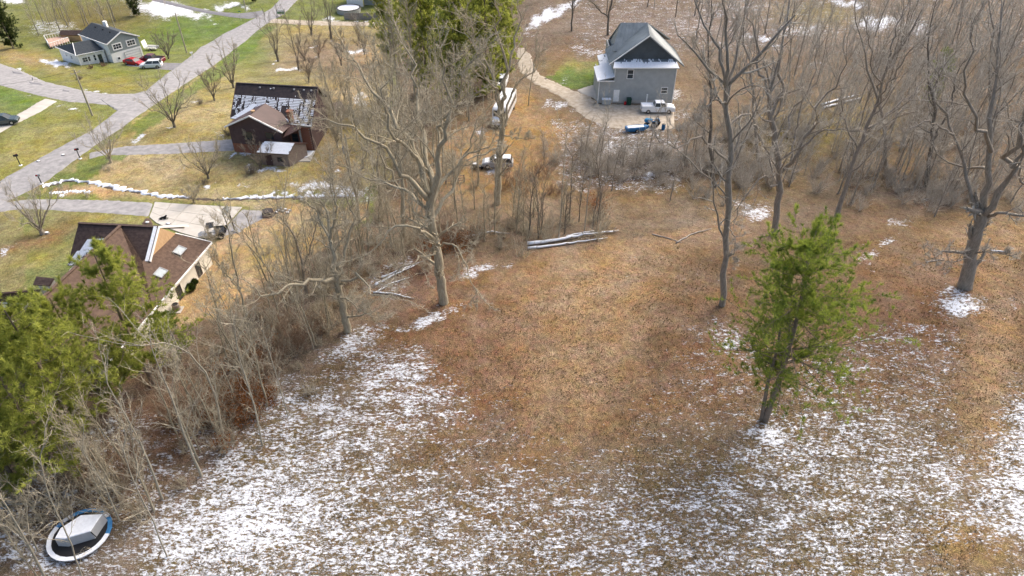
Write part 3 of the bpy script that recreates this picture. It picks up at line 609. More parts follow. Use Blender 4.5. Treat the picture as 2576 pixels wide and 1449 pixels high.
# --- shed in front of it
g = G(-34, 88)
def shed():
    z = g + 2.1
    a, b, c_, d = PZ(646, 384, z), PZ(726, 389, z), PZ(741, 361, z + 1), PZ(664, 356, z + 1)
    t = empty('garden_shed', ((a.x + b.x) / 2, a.y + 1.5, g), 'small weathered garden shed with a snow-white roof in front of the brown house', 'shed')
    e = c_ + V3((1.2, 2.2, -1.0)); f = d + V3((.8, 2.4, -1.0))
    roofp(t, [a, b, c_, d], mm, .9); roofp(t, [e, f, d, c_], mm, .9)
    snowcap(t, a, b, c_, d, 30, 14, lambda s, t: 1.3 if .03 < s < .98 else .7, .06, seed=9, hole=0)
    i = .25; A, B = a + V3((i, i, 0)), b + V3((-i, i, 0)); E = e + V3((-i, -i, 0)); Fp = f + V3((i, -i, 0))
    ww = M['weathered_wood']
    wall(t, A, B, g - .4, z, ww, pitch=.3); wall(t, B, E, g - .4, z, ww, pitch=.3, top=c_ + V3((-.1, 0, -.2))); wall(t, Fp, A, g - .4, z, ww, pitch=.3, top=d + V3((.1, 0, -.2))); wall(t, E, Fp, g - .4, z, ww, pitch=.3)
    door(t, A.lerp(B, .3) + V3((0, -.02, -2.1)), B - A, out(A, B), 1.0, 1.8, 'brown_siding'); window(t, A.lerp(B, .7) + V3((0, 0, -1)), B - A, out(A, B), .7, .6, fm='brown_siding')
    strip(t, [a, b], .06, .12, M['brown_siding'])
    settle(t)
shed()

# --- long white house with brown shingles at the left, skylights in its roof
g = -.35
h3 = empty('white_house', (-41, 58, g), 'long white-walled house with brown shingle roof and two skylights beside the wide concrete drive', 'house')
hE, hR = g + 2.75, g + 6.2
E1, E2 = PZ(532, 610, hE), PZ(386, 780, hE); dE = (E2 - E1).normalized(); E3 = E1 + dE * 20.5
A1, A0 = PZ(303, 569, hR), PZ(0, 830, hR); 
nn = (E2 - E1).cross(A1 - E1).normalized()
def onp(u, v, lift=0):
    d = V3(ray(u, v)); o = V3((0, 0, CAMZ)); t_ = (E1 - o).dot(nn) / d.dot(nn); return o + d * t_ + (nn if nn.z > 0 else -nn) * lift
bsh, dsh = M['brown_shingle'], M['dark_brown_shingle']
B0, B1 = PZ(198, 562, hR), PZ(398, 572, hR)
Tb = onp(440, 588); V1 = onp(358, 658); V2 = onp(376, 660)
A0 = A1 + dE * ((A0 - A1).dot(dE)); A0.z = hR
up = lambda p: p  # noqa
# the big slope towards the drive, in three pieces, all in one plane
roofp(h3, [E1, E2, V1, Tb], bsh, .2)
A1 = onp(303, 569); L3 = 18.0; E3 = E1 + dE * 20.0; A0 = A1 + dE * 17.5
roofp(h3, [E2, E3, A0, A1], bsh, .2); roofp(h3, [E2, E2 + dE * .01, A1, V1], bsh, .2)
# left-hand side of the long ridge
ZL = (A0 - A1); W1, W0 = A1 + V3((-3.2, .4, -3.4)), A0 + V3((-3.2, .4, -3.4))
roofp(h3, [W1, W0, A0, A1], bsh, .2)
# rear wing: ridge from side to side, its slope faces the drone
BLw = PZ(170, 668, g + 3.0)
roofp(h3, [BLw, V3((V2.x - .05, V2.y, V2.z + .02)), B1, B0], dsh, .2)  # darker shingles put this slope's shade into its colour
bk = V3((0, 9.5, 0)); roofp(h3, [V3((B1.x, B1.y + 5, g + 3)), V3((B0.x, B0.y + 5, g + 3)), B0, B1], dsh, .2)
strip(h3, [B0 + V3((0, 0, .06)), B1 + V3((0, 0, .06))], .3, .1, dsh, 'ridge_cap'); strip(h3, [A1 + V3((0, 0, .08)), A0 + V3((0, 0, .08))], .32, .1, bsh, 'ridge_cap')
strip(h3, [B1 + V3((.12, 0, .05)), V2 + V3((.12, 0, .1))], .12, .22, M['white_paint']); strip(h3, [B1 + V3((.12, 0, .05)), V3((B1.x + .5, B1.y + 5, g + 3.2))], .12, .22, M['white_paint'])
MB().bar(B1 + V3((-.25, 0, .12)), V2 + V3((-.25, 0, .14)), .34, .1).build('gutter_snow', M['snow'], h3)
MB().hexa([B1 + V3((.1, 0, 0)), Tb + V3((.1, 0, .02)), onp(382, 646, .02)], [B1 + V3((-.1, 0, 0)), Tb + V3((-.1, 0, 0)), onp(382, 646, .02) + V3((-.2, 0, 0))]).build('gable', M['plywood'], h3)
on3 = lambda s, t: BLw.lerp(V2, s).lerp(B0.lerp(B1, s), t)
snowcap(h3, on3(.10, .28), on3(.37, .34), on3(.47, .66), on3(.17, .62), 26, 16, lambda s, t: .92 if t > .25 else .6, .05, seed=12, hole=0)
snowcap(h3, on3(.0, .0), on3(.2, .0), on3(.35, .36), on3(.08, .34), 26, 14, lambda s, t: .6, .05, seed=13, hole=0)
# walls
cw = M['cream_stucco']; inn = V3((-.45, .1, 0)); q1, q2 = E3 + inn, E1 + inn + V3((0, -.5, 0))
plainwall(h3, q1, q2, g - 2.2, hE - .08, cw)
plainwall(h3, q2, q2 + V3((-10, 1.2, 0)), g - 1, hE - .08, cw)
plainwall(h3, BLw + V3((.4, .4, 0)), BLw + V3((.4, -4, 0)), g - 1, g + 2.8, cw); plainwall(h3, V3((B0.x + .3, B0.y + 5, 0)), BLw + V3((.4, .4, 0)), g - 1, g + 2.8, cw)
plainwall(h3, W0 + V3((.4, .4, 0)), q1, g - 2, hE - .1, cw)
strip(h3, [E1 + V3((.06, 0, -.04)), E3 + V3((.06, 0, -.04))], .12, .18, M['white_paint'], 'gutter'); strip(h3, [E1 + V3((0, .06, -.03)), Tb + V3((0, .08, -.03))], .1, .2, M['white_paint'])
nw = out(q1, q2); dq = (q2 - q1).normalized()
for u, v in ((500, 673), (452, 727), (396, 787)):
    lam = [k for k in np.linspace(0, 1, 400)]; best = min(lam, key=lambda k: abs(toD(*[float(c) for c in vz(q1.lerp(q2, k), g + 1.1)])[0] - u)); window(h3, vz(q1.lerp(q2, best), g + 1.15) , dq, nw, .75, 1.5, gm='glass', fm='brown_siding', fw=.06)
for (u, v) in ((452, 632), (404, 688)):
    c_ = onp(u, v, .12); window(h3, c_, dE, nn if nn.z > 0 else -nn, 1.15, .75, rows_=1, gm='sky_glass', fm='grey_plastic', name='skylight', fw=.1)
# left wings near the frame edge
pa, pb = PZ(-60, 744, g + 4.6), PZ(103, 731, g + 4.6); pc, pd = PZ(64, 766, g + 3.1), PZ(-60, 758, g + 3.1)
roofp(h3, [pd, pc, pb, pa], mm, 4); plainwall(h3, pd + V3((0, .3, 0)), pc + V3((-.1, .3, 0)), g - 1, g + 3, cw); strip(h3, [pd, pc], .12, .2, M['white_paint'])
a_, b_, c_, d_ = PZ(83, 716, g + 5.2), PZ(123, 719, g + 5.2), PZ(135, 700, g + 5.6), PZ(92, 695, g + 5.6)
roofp(h3, [a_, b_, c_, d_], dsh, .2); MB().hexa([vz(p, g + 3) for p in (a_ + V3((.3, .2, 0)), b_ + V3((-.1, .2, 0)), c_, d_)], [p - V3((0, 0, .25)) for p in (a_ + V3((.3, .2, 0)), b_ + V3((-.1, .2, 0)), c_, d_)]).build('dormer', cw, h3)
e_, f_ = PZ(-40, 800, g + 2.6), PZ(26, 796, g + 2.6); roofp(h3, [PZ(-40, 812, g + 2.2), PZ(14, 812, g + 2.2), PZ(50, 772, g + 3), PZ(-40, 766, g + 3)], dsh, .2)
snowcap(h3, PZ(-40, 790, g + 2.75), PZ(6, 788, g + 2.75), PZ(22, 770, g + 3.05), PZ(-40, 766, g + 3.05), 14, 8, lambda s, t: .8, seed=15, hole=0)
ga, gb, gc = PZ(-30, 862, g + 2.2), PZ(27, 808, g + 3.7), PZ(64, 838, g + 2.2)
MB().prism([ga, gc, gb], (0, .2, 0)).build('gable', M['cream_stucco'], h3); strip(h3, [ga + V3((0, -.1, .05)), gb + V3((0, -.1, .05)), gc + V3((0, -.1, .05))], .14, .2, M['white_paint'])
plainwall(h3, vz(ga, 0), vz(gc, 0), g - 1.5, g + 2.2, M['cream_stucco'])
settle(h3)

# --- split-level house far left
g = -8.5
h1 = empty('split_level_house', (-92, 154, g), 'far split-level house, white below and sage grey above, dark roofs and a white garage door', 'house')
z5 = g + 4.1; zr = g + 5.9
FL, FR = V3((-89.3, 151.5, z5)), V3((-84.6, 157.4, z5)); AF = V3((-86.3, 153.3, zr)); AB = V3((-96.2, 160.4, zr)); bd = AB - AF; FLb, FRb = FL + bd, FR + bd
FM = (FL + FR) / 2; AF = V3((FM.x, FM.y, zr)); AB = AF + bd
cs = M['charcoal_shingle']
roofp(h1, [FLb, FL, AF, AB], cs, .3); roofp(h1, [FR, FRb, AB, AF], cs, .3)
o_ = bd.normalized() * .35; WFL, WFR = FL + o_, FR + o_; ins = (FR - FL).normalized() * .3; WFL += ins; WFR -= ins
zm = g + 2.0
wall(h1, WFL, WFR, zm, z5 - .1, M['sage_siding'], top=V3(((WFL.x + WFR.x) / 2, (WFL.y + WFR.y) / 2, zr - .2)), pitch=.3)
plainwall(h1, WFL, WFR, g - 2.0, zm, M['white_paint']); plainwall(h1, WFL + bd * .95, WFL, g - 2, z5 - .1, M['white_paint']); plainwall(h1, WFR, WFR + bd * .95, g - 2, z5 - .1, M['white_paint'])
strip(h1, [FL + V3((0, 0, .03)), AF + V3((0, 0, .03)), FR + V3((0, 0, .03))], .14, .22, M['white_paint']); strip(h1, [FLb, FL], .12, .16, M['white_paint'], 'gutter')
df = (WFR - WFL).normalized(); nf = out(WFL, WFR)
for s in (.27, .73):
    c_ = vz(WFL.lerp(WFR, s), g + 3.15)
    window(h1, c_ + nf * .02, df, nf, 1.7, 1.0, cols=3, fw=.22)
MB().hexa([vz(WFL.lerp(WFR, .42), g - .6) + nf * .02, vz(WFL.lerp(WFR, .93), g - .9) + nf * .02, vz(WFL.lerp(WFR, .93), g + 1.5) + nf * .02, vz(WFL.lerp(WFR, .42), g + 1.5) + nf * .02],
          [vz(WFL.lerp(WFR, .42), g - .6) + nf * .08, vz(WFL.lerp(WFR, .93), g - .9) + nf * .08, vz(WFL.lerp(WFR, .93), g + 1.5) + nf * .08, vz(WFL.lerp(WFR, .42), g + 1.5) + nf * .08]).build('garage_door', M['white_paint'], h1)
gd = lambda s, z: vz(WFL.lerp(WFR, s), g + z) + nf * .1
strip(h1, [gd(.415, -.6), gd(.415, 1.56), gd(.935, 1.56), gd(.935, -.9)], .1, .06, M['grey_siding'], 'door_frame')
for z_ in (-.1, .42, .95): strip(h1, [gd(.43, z_), gd(.92, z_)], .03, .04, M['grey_plastic'], 'door_groove')
window(h1, vz(WFL.lerp(WFR, .2), g + .6), df, nf, .5, .5, rows_=1)
# single-storey wing
zw, zwr = g + 2.6, g + 4.0
w1, w2, w3 = V3((-95.4, 148.9, zw)), V3((-91.0, 152.6, zw)), V3((-102.9, 154.6, zw)); dd = (w2 - w1); w4 = w3 + dd
r1, r2 = V3((-98.3, 150.9, zwr)).lerp(w1.lerp(w3, .5), .2), (w2 + w4) / 2 + V3((0, 0, zwr - zw)); r1 = w1.lerp(w3, .5) + dd.normalized() * 2.0 + V3((0, 0, zwr - zw))
roofp(h1, [w1, w2, r2, r1], cs, .3); roofp(h1, [w3, w1, r1], cs, .3); roofp(h1, [w4, w3, r1, r2], cs, .3)
e1 = dd.normalized() * .4; e3 = (w3 - w1).normalized() * .4
a1, a2, a3, a4 = w1 + e1 + e3, w2 + e3, w3 + e1 - e3, w4 - e3
plainwall(h1, a1, a2, g - 1.6, zw - .1, M['white_paint']); plainwall(h1, a3, a1, g - 1.8, zw - .1, M['white_paint']); plainwall(h1, a4, a3, g - 2, zw - .1, M['white_paint'])
strip(h1, [w3, w1, w2], .12, .16, M['white_paint'], 'gutter'); strip(h1, [w1 + V3((0, 0, .06)), r1 + V3((0, 0, .06))], .14, .06, M['white_paint'], 'hip_cap')
window(h1, vz(a1.lerp(a2, .28), g + 1.3), dd, out(a1, a2), 1.5, .9, cols=3); door(h1, vz(a1.lerp(a2, .8), g - .1), dd, out(a1, a2), .8, 1.9, 'dark_car'); window(h1, vz(a1.lerp(a2, .6), g + 1.3), dd, out(a1, a2), .4, 1.2)
window(h1, vz(a3.lerp(a1, .62), g + 1.4), a1 - a3, out(a3, a1), .6, .7); door(h1, vz(a3.lerp(a1, .82), g - .2), a1 - a3, out(a3, a1), .8, 1.9); window(h1, vz(a3.lerp(a1, .35), g + 1.5), a1 - a3, out(a3, a1), .5, .5)
for s in (.05, .35, .65, .97): strip(h1, [vz(w1.lerp(w2, s), g - .8), vz(w1.lerp(w2, s), zw - .1)], .12, .12, M['white_paint'], 'porch_post')
MB().box(-93.6, -92.9, 160.2, 160.9, zr - 1.5, zr + .6).build('chimney', M['white_paint'], h1)
for s in (.25, .5, .75): 
    p = AF.lerp(AB, s).lerp(FL.lerp(FLb, s), .2); MB().box(p.x - .15, p.x + .15, p.y - .15, p.y + .15, p.z - .1, p.z + .2).build('roof_vent', M['black_plastic'], h1)
settle(h1)
# terrace behind its wing
q = P(150, 108)
t = empty('timber_deck', P(160, 112), 'pinkish timber deck with a white railing behind the split-level house', 'deck')
a, b, c_, d = [V3(p) for p in (P(128, 124), P(178, 112), P(172, 99), P(118, 108))]
zt = max(p.z for p in (a, b, c_, d)) + .5
n_ = 12
for i in range(n_):
    p, q, r, s = a.lerp(b, i / n_), a.lerp(b, (i + .94) / n_), d.lerp(c_, (i + .94) / n_), d.lerp(c_, i / n_)
    MB().hexa([vz(x, zt - .1) for x in (p, q, r, s)], [vz(x, zt) for x in (p, q, r, s)]).build('deck_board', mat('pink_wood', (.50, .34, .27), .8, .15), t)
mb = MB()
for u_, v_ in ((a, b), (d, c_), (a, d)):
    mb.bar(vz(u_, zt + .9), vz(v_, zt + .9), .12)
    for k in range(9): mb.bar(vz(u_.lerp(v_, k / 8), zt - 1), vz(u_.lerp(v_, k / 8), zt + .9), .07)
mb.build('railing', M['white_paint'], t); settle(t)
t = empty('garden_shed', P(188, 100), 'low brown roofed shed tucked behind the split-level house', 'shed')
roofp(t, [(-2.6, -1.4, 1.6), (2.6, -1.4, 1.6), (2.6, 0, 2.4), (-2.6, 0, 2.4)], dsh, .3); roofp(t, [(2.6, 1.4, 1.6), (-2.6, 1.4, 1.6), (-2.6, 0, 2.4), (2.6, 0, 2.4)], dsh, .3); MB().box(-2.4, 2.4, -1.2, 1.2, -1.5, 1.65).build('wall', M['plywood'], t)

# --- pale house at the very top with its pool and board fence
p = P(895, 17); g = p.z
h5 = empty('pale_house', (p.x, p.y + 3, g), 'pale house cut by the top edge of the picture, behind the round covered pool', 'house')
X5, Y5 = p.x, p.y
wall(h5, (X5 - 2.4, Y5), (X5 + 2.2, Y5), g - .5, g + 5.2, M['white_paint'], pitch=.3); wall(h5, (X5 - 2.4, Y5 + 8), (X5 - 2.4, Y5), g - .5, g + 5.2, M['white_paint'], pitch=.3)
wall(h5, (X5 + 2.2, Y5 + 1.5), (X5 + 9, Y5 + 1.5), g - .5, g + 4.5, M['sage_siding'], pitch=.3); wall(h5, (X5 + 9, Y5 + 1.5), (X5 + 9, Y5 + 8), g - .5, g + 4.5, M['sage_siding'], pitch=.3)
roofp(h5, [(X5 - 2.8, Y5 - .4, g + 5.2), (X5 + 9.4, Y5 - .4, g + 5.2), (X5 + 9.4, Y5 + 4, g + 7.4), (X5 - 2.8, Y5 + 4, g + 7.4)], cs, .3); roofp(h5, [(X5 + 9.4, Y5 + 8.4, g + 5.2), (X5 - 2.8, Y5 + 8.4, g + 5.2), (X5 - 2.8, Y5 + 4, g + 7.4), (X5 + 9.4, Y5 + 4, g + 7.4)], cs, .3)
window(h5, (X5 + 4.2, Y5 + 1.48, g + 2), F0, NF, 1, 1.2); window(h5, (X5 + 6.6, Y5 + 1.48, g + 2), F0, NF, 1, 1.2)
settle(h5)
p = P(878, 30); t = empty('swimming_pool', p, 'round above-ground pool with a snowy cover below the pale house', 'pool')
ring = [(math.cos(a) * 3.3, math.sin(a) * 3.3) for a in np.linspace(0, 2 * math.pi, 33)[:-1]]
mb = MB().hexa([(x, y, -1.2) for x, y in ring], [(x, y, 1.1) for x, y in ring]); mb.build('pool_wall', M['silver_car'], t)
mb = MB()
for k in range(32): a_, b_ = ring[k], ring[(k + 1) % 32]; mb.hexa([(a_[0], a_[1], 1.1), (b_[0], b_[1], 1.1), (b_[0] * .93, b_[1] * .93, 1.1), (a_[0] * .93, a_[1] * .93, 1.1)], [(a_[0] * 1.03, a_[1] * 1.03, 1.25), (b_[0] * 1.03, b_[1] * 1.03, 1.25), (b_[0] * .92, b_[1] * .92, 1.25), (a_[0] * .92, a_[1] * .92, 1.25)])
mb.build('pool_rim', M['black_plastic'], t); MB().hexa([(x * .9, y * .9, 1.09) for x, y in ring], [(x * .9, y * .9, 1.16) for x, y in ring]).build('pool_cover', M['snow'], t)
a, b = P(868, 50), P(964, 49)
t = empty('board_fence', (a + b) / 2, 'grey upright board fence along the lane below the pale house', 'fence')
nb = 44; bd_ = MB().box(-.13, .13, -.02, .02, -.3, 1.75).mesh('fence_board', mat('fence_grey', (.28, .27, .26), .9, .2, 2))
for k in range(nb):
    q = a.lerp(b, k / (nb - 1)); o = link('fence_board', bd_, t); o.location = V3((q.x, q.y, G(q.x, q.y))) - t.location
MB().bar(a + V3((0, .05, .4)) - t.location, b + V3((0, .05, .4)) - t.location, .06, .1).bar(a + V3((0, .05, 1.4)) - t.location, b + V3((0, .05, 1.4)) - t.location, .06, .1).build('rail', MATS['fence_grey'], t)
# ------------------------------------------------------------------ trees: vectorised branching
def unit(a): return a / np.maximum(np.linalg.norm(a, axis=-1, keepdims=True), 1e-9)
def tubes(pts, rad, sides):
    """pts (n,k,3), rad (n,k) -> vertices and quads of n separate tapered tubes"""
    n, k, _ = pts.shape; d = unit(np.gradient(pts, axis=1)); ref = np.where(np.abs(d[:, :1, 2:3]) > .9, np.array([[[1., 0, 0]]]), np.array([[[0, 0, 1.]]]))
    r = unit(np.cross(d, ref)); u = np.cross(r, d); a = np.arange(sides) / sides * 2 * np.pi
    v = pts[:, :, None] + rad[:, :, None, None] * (r[:, :, None] * np.cos(a)[None, None, :, None] + u[:, :, None] * np.sin(a)[None, None, :, None])
    i = np.arange(n * k * sides).reshape(n, k, sides); j = np.roll(i, -1, 2)
    return v.reshape(-1, 3), np.stack([i[:, :-1], j[:, :-1], j[:, 1:], i[:, 1:]], -1).reshape(-1, 4)
def merge(parts):
    V, Fc, o = [], [], 0
    for v, f in parts: V.append(v); Fc.append(f + o); o += len(v)
    return np.concatenate(V), np.concatenate(Fc)
def wander(P0, D, L, k, curl, up, r):
    n = len(P0); pts = [P0]; d = unit(D); st = (L / (k - 1))[:, None]
    for i in range(k - 1):
        d = unit(d + r.normal(0, curl, (n, 3)) + np.array([0, 0, up])); pts.append(pts[-1] + d * st)
    return np.stack(pts, 1)
def children(pts, rad, L, m, t0, t1, ang, r, ratio, upb=0.0, rr=.55, shorten=.55):
    n, k, _ = pts.shape; t = np.linspace(t0, t1, m)[None] + r.uniform(-.5, .5, (n, m)) * (t1 - t0) / m; t = np.clip(t, 0, .999)
    f = t * (k - 1); i = f.astype(int); w = (f - i)[..., None]; ii = np.arange(n)[:, None]
    p = pts[ii, i] * (1 - w) + pts[ii, i + 1] * w; d = unit(pts[ii, i + 1] - pts[ii, i]); q = rad[ii, i] * (1 - w[..., 0]) + rad[ii, i + 1] * w[..., 0]
    q2 = r.normal(size=d.shape); s = unit(q2 - (q2 * d).sum(-1, keepdims=True) * d)
    a = np.radians(r.uniform(ang[0], ang[1], t.shape))[..., None]; nd = unit(d * np.cos(a) + s * np.sin(a) + np.array([0, 0, upb]))
    nl = L[:, None] * ratio * (1 - shorten * t) * r.uniform(.6, 1.25, t.shape)
    return p.reshape(-1, 3), nd.reshape(-1, 3), nl.ravel(), (q * rr).ravel()
def limb_array(limbs, k=9):
    P_, R_ = [], []
    for pts, r0, r1 in limbs:
        pts = np.array([list(p) for p in pts], float); d = np.concatenate([[0], np.cumsum(np.linalg.norm(np.diff(pts, axis=0), axis=1))]); s = np.linspace(0, d[-1], k)
        P_.append(np.stack([np.interp(s, d, pts[:, c]) for c in range(3)], 1)); R_.append(np.linspace(r0, r1, k) )
    return np.array(P_), np.array(R_)
def bare_tree(limbs, seed, m=(5, 6, 7), ratio=(.42, .45, .45), ang=(28, 65), up=.05, curl=.16, rmin=.012, start=.35, upb=.25, jag=.12, tw_len=None, L0=None, sides0=8, shorten=.5):
    """limbs: [(polyline in local metres, base radius, tip radius)]; returns trunk and crown arrays"""
    r = np.random.default_rng(seed); A, R = limb_array(limbs, 12)
    L = np.linalg.norm(np.diff(A, axis=1), axis=2).sum(1)
    jn = r.normal(0, 1, A[:, 1:-1].shape) * jag * (L[:, None, None] / 12); jn[0] *= .3; A[:, 1:-1] += jn
    R = R * r.uniform(.94, 1.06, R.shape); R[:, 0] *= 1.12
    trunk = [tubes(A, R, sides0)]; crown = []
    sel = np.array([len(l) < 4 for l in limbs]) if False else np.ones(len(limbs), bool)
    p, d, l, q = children(A, R, np.minimum(L, L0 or 99), m[0], start, .99, ang, r, ratio[0], upb, .38, shorten)
    # also let every limb end in a fork
    tip, td = A[:, -1], unit(A[:, -1] - A[:, -2]); p = np.concatenate([p, tip, tip]); d = np.concatenate([d, unit(td + r.normal(0, .35, td.shape)), unit(td + r.normal(0, .35, td.shape))]); l = np.concatenate([l, L * .3, L * .25]); q = np.concatenate([q, R[:, -1] * .9, R[:, -1] * .7])
    q = np.maximum(q, rmin * 1.6)
    a = wander(p, d, l, 7, curl, up, r); rr = q[:, None] * np.linspace(1, .4, 7)[None]; trunk.append(tubes(a, rr, 5))
    p, d, l, q = children(a, rr, l, m[1], .2, 1.0, ang, r, ratio[1], upb * .7, .6); q = np.maximum(q, rmin)
    a = wander(p, d, l, 5, curl * 1.3, up, r); rr = q[:, None] * np.linspace(1, .5, 5)[None]; crown.append(tubes(a, rr, 4 if len(p) < 3000 else 3))
    if len(m) > 2 and m[2]:
        p, d, l, q = children(a, rr, l, m[2], .15, 1.0, (25, 60), r, ratio[2], upb * .5, .6); q = np.clip(q, rmin * .62, rmin * 1.2)
        a = wander(p, d, np.maximum(l, .3), 3, curl * 1.2, up, r); rr = q[:, None] * np.array([[1, .75, .3]]); crown.append(tubes(a, rr, 3))
    if len(m) > 3:
        p, d, l, q = children(a, rr, np.maximum(l, .5), m[3], .2, 1.0, (25, 60), r, .55, upb * .5, .9); q = np.clip(q, rmin * .5, rmin)
        a = wander(p, d, np.maximum(l, .25), 2, .2, up, r); crown.append(tubes(a, q[:, None] * np.array([[1, .4]]), 3))
    return merge(trunk), merge(crown)
def put_tree(name, loc, label, cat, arrs, mats, group=None, rz=0, names=('trunk', 'crown')):
    t = empty(name, loc, label, cat, group, rz)
    for nm, (v, f), mm_ in zip(names, arrs, mats): link(nm, np_mesh(nm, v, f, M[mm_], True), t)
    return t
def px_limb(base, y0, pts, r0, r1):
    """limb through photo places (u, v, metres in front of (-) or behind (+) the trunk's own distance)"""
    o = [];
    for p in pts:
        q = PY(p[0], p[1], y0 + (p[2] if len(p) > 2 else 0)); o.append(q - base)
    return (o, r0, r1)
TREES = {}
def big_tree(label, b, limbs, seed, mats=('bark_tan', 'twig_tan'), name='bare_tree', **kw):
    B = P(*b); l = [px_limb(B, B.y, pts, r0, r1) for pts, r0, r1 in limbs]; l[0][0][0] = V3((0, 0, -.5))
    return put_tree(name, B, label, 'tree', bare_tree(l, seed, **kw), mats)
# big old tree in the middle of the tree line, broken trunk, wide crown
big_tree('broad old leafless tree with a thick broken grey trunk, largest in the tree line', (1117, 762), [
    ([(1117, 762), (1106, 680), (1094, 590), (1082, 515)], .50, .38), ([(1082, 515), (1060, 440, 1), (1040, 360, 2), (985, 290, 3), (930, 230, 4), (900, 160, 5)], .34, .07), ([(1082, 520), (1102, 430, -1), (1110, 340, -2), (1130, 250, -3), (1120, 170, -3)], .34, .07),
    ([(1084, 510), (1075, 400, 3), (1060, 300, 5), (1040, 200, 7), (1020, 120, 8)], .3, .06), ([(1075, 500), (1000, 420, -2), (940, 350, -3), (880, 310, -4), (820, 300, -4)], .26, .05), ([(1085, 505), (1130, 440, 2), (1170, 390, 3), (1230, 370, 3)], .22, .05),
    ([(1096, 600), (1050, 570, -3), (1000, 572, -4), (960, 610, -5), (925, 640, -6)], .2, .05), ([(1090, 545), (1130, 480, 2), (1170, 400, 5), (1200, 300, 6)], .22, .04), ([(1080, 520), (1010, 480, 3), (930, 450, 5), (870, 420, 6)], .2, .05), ([(1098, 610), (1150, 620, -3), (1180, 680, -5), (1200, 730, -6)], .12, .03),
    ([(1100, 630), (1040, 650, -4), (990, 690, -5), (950, 740, -6)], .12, .03), ([(1060, 420), (990, 340, -3), (960, 250, -4), (960, 170, -4)], .2, .04), ([(1110, 330), (1150, 240, -5), (1180, 160, -6)], .16, .04)], 11, m=(9, 9, 8, 1), jag=.22, curl=.16, rmin=.02, up=.04, ratio=(.40, .46, .46), start=.3)
big_tree('leafless tree with a thick snapped trunk and one long limb reaching left', (875, 833), [
    ([(875, 833), (862, 770), (848, 705)], .42, .33), ([(848, 705), (836, 640), (828, 590, 1), (815, 520, 2)], .3, .08), ([(848, 705), (800, 700, -2), (760, 715, -4), (720, 722, -5), (655, 745, -7)], .22, .07), ([(846, 700), (870, 620, 2), (890, 560, 3), (880, 490, 4)], .2, .05),
    ([(850, 715), (900, 690, -3), (940, 735, -5), (985, 745, -6)], .15, .04), ([(832, 610), (800, 540, 2), (770, 500, 3)], .15, .04), ([(855, 740), (905, 780, -3), (945, 800, -4)], .1, .03), ([(830, 600), (850, 530, -2), (835, 450, -2)], .16, .04)], 12, m=(8, 7, 7, 1), jag=.22, curl=.2, rmin=.019, up=.03)
big_tree('tall straight leafless tree in front of the white bus, forking into steep limbs', (1249, 512), [
    ([(1249, 512), (1253, 440), (1256, 373), (1264, 325)], .48, .36), ([(1264, 325), (1255, 260), (1244, 200, 1), (1215, 150, 2), (1170, 85, 3)], .24, .05), ([(1264, 325), (1268, 250), (1268, 190, -1), (1262, 120, -1), (1255, 40, -2), (1240, -30, -3)], .26, .05),
    ([(1266, 320), (1283, 250, 1), (1305, 205, 1), (1340, 180, 2), (1350, 140, 2)], .18, .04), ([(1268, 230), (1290, 130, 2), (1305, 50, 3), (1300, -20, 3)], .18, .04), ([(1256, 270), (1225, 190, -3), (1195, 120, -4), (1180, 60, -5)], .16, .04), ([(1262, 340), (1290, 345, -2), (1330, 350, -3)], .1, .03), ([(1258, 370), (1210, 390, -2), (1150, 420, -4), (1120, 450, -5)], .13, .03)],
    13, ('bark_tan', 'twig_tan'), m=(8, 7, 7, 1), jag=.2, curl=.16, rmin=.02, up=.09, upb=.4)
big_tree('very tall slim leafless tree rising behind the lone pine on its left side', (1817, 767), [
    ([(1817, 767), (1826, 680), (1831, 571), (1836, 458), (1839, 400), (1834, 317), (1827, 217)], .33, .22), ([(1827, 217), (1810, 140), (1780, 80, 1), (1755, 30, 2), (1745, -40, 3)], .16, .04), ([(1827, 217), (1832, 150, -1), (1826, 80, -1), (1820, 0, -2), (1815, -60, -2)], .18, .04), ([(1829, 240), (1850, 150, 1), (1868, 70, 2), (1885, 0, 3)], .16, .04),
    ([(1838, 420), (1800, 380, -2), (1760, 340, -3), (1720, 370, -5), (1650, 360, -6)], .13, .03), ([(1834, 320), (1880, 280, 1), (1900, 320, 3), (1925, 370, 4)], .12, .03), ([(1830, 260), (1790, 250, -2), (1760, 290, -3)], .1, .03), ([(1832, 300), (1790, 200, 3), (1760, 130, 4)], .12, .03), ([(1831, 571), (1850, 600, -1), (1845, 650, -2)], .06, .02)],
    14, ('bark_grey', 'twig_grey'), m=(8, 7, 7, 1), jag=.16, curl=.16, rmin=.02, up=.09, upb=.4)
big_tree('tall leafless tree directly behind the lone pine, with thick limbs forking right', (1950, 588), [
    ([(1950, 588), (1958, 520), (1960, 470), (1955, 383), (1944, 317), (1935, 260)], .42, .27), ([(1935, 260), (1925, 215), (1905, 160, 1), (1895, 90, 2), (1880, 20, 3)], .2, .05), ([(1940, 290), (1965, 230, 1), (1960, 150, 1), (1970, 70, 2), (1985, 0, 3), (2000, -50, 3)], .22, .05), ([(1957, 440), (1991, 400, -1), (2030, 333, -2), (2068, 270, -3), (2100, 215, -3), (2130, 160, -4)], .26, .05),
    ([(2000, 395, -2), (2060, 330, -3), (2110, 325, -4), (2183, 333, -5)], .15, .04), ([(1955, 480), (1920, 440, -3), (1870, 500, -5), (1840, 560, -5)], .12, .03), ([(1948, 380), (1990, 300, 3), (2040, 200, 4), (2060, 120, 5)], .16, .04), ([(1945, 330), (1900, 260, -2), (1860, 190, -3)], .13, .03), ([(1990, 405, -1), (2000, 330, 1), (2020, 240, 2)], .14, .03)],
    15, ('bark_grey', 'twig_grey'), m=(8, 7, 7, 1), jag=.2, curl=.17, rmin=.02, up=.07, upb=.3)
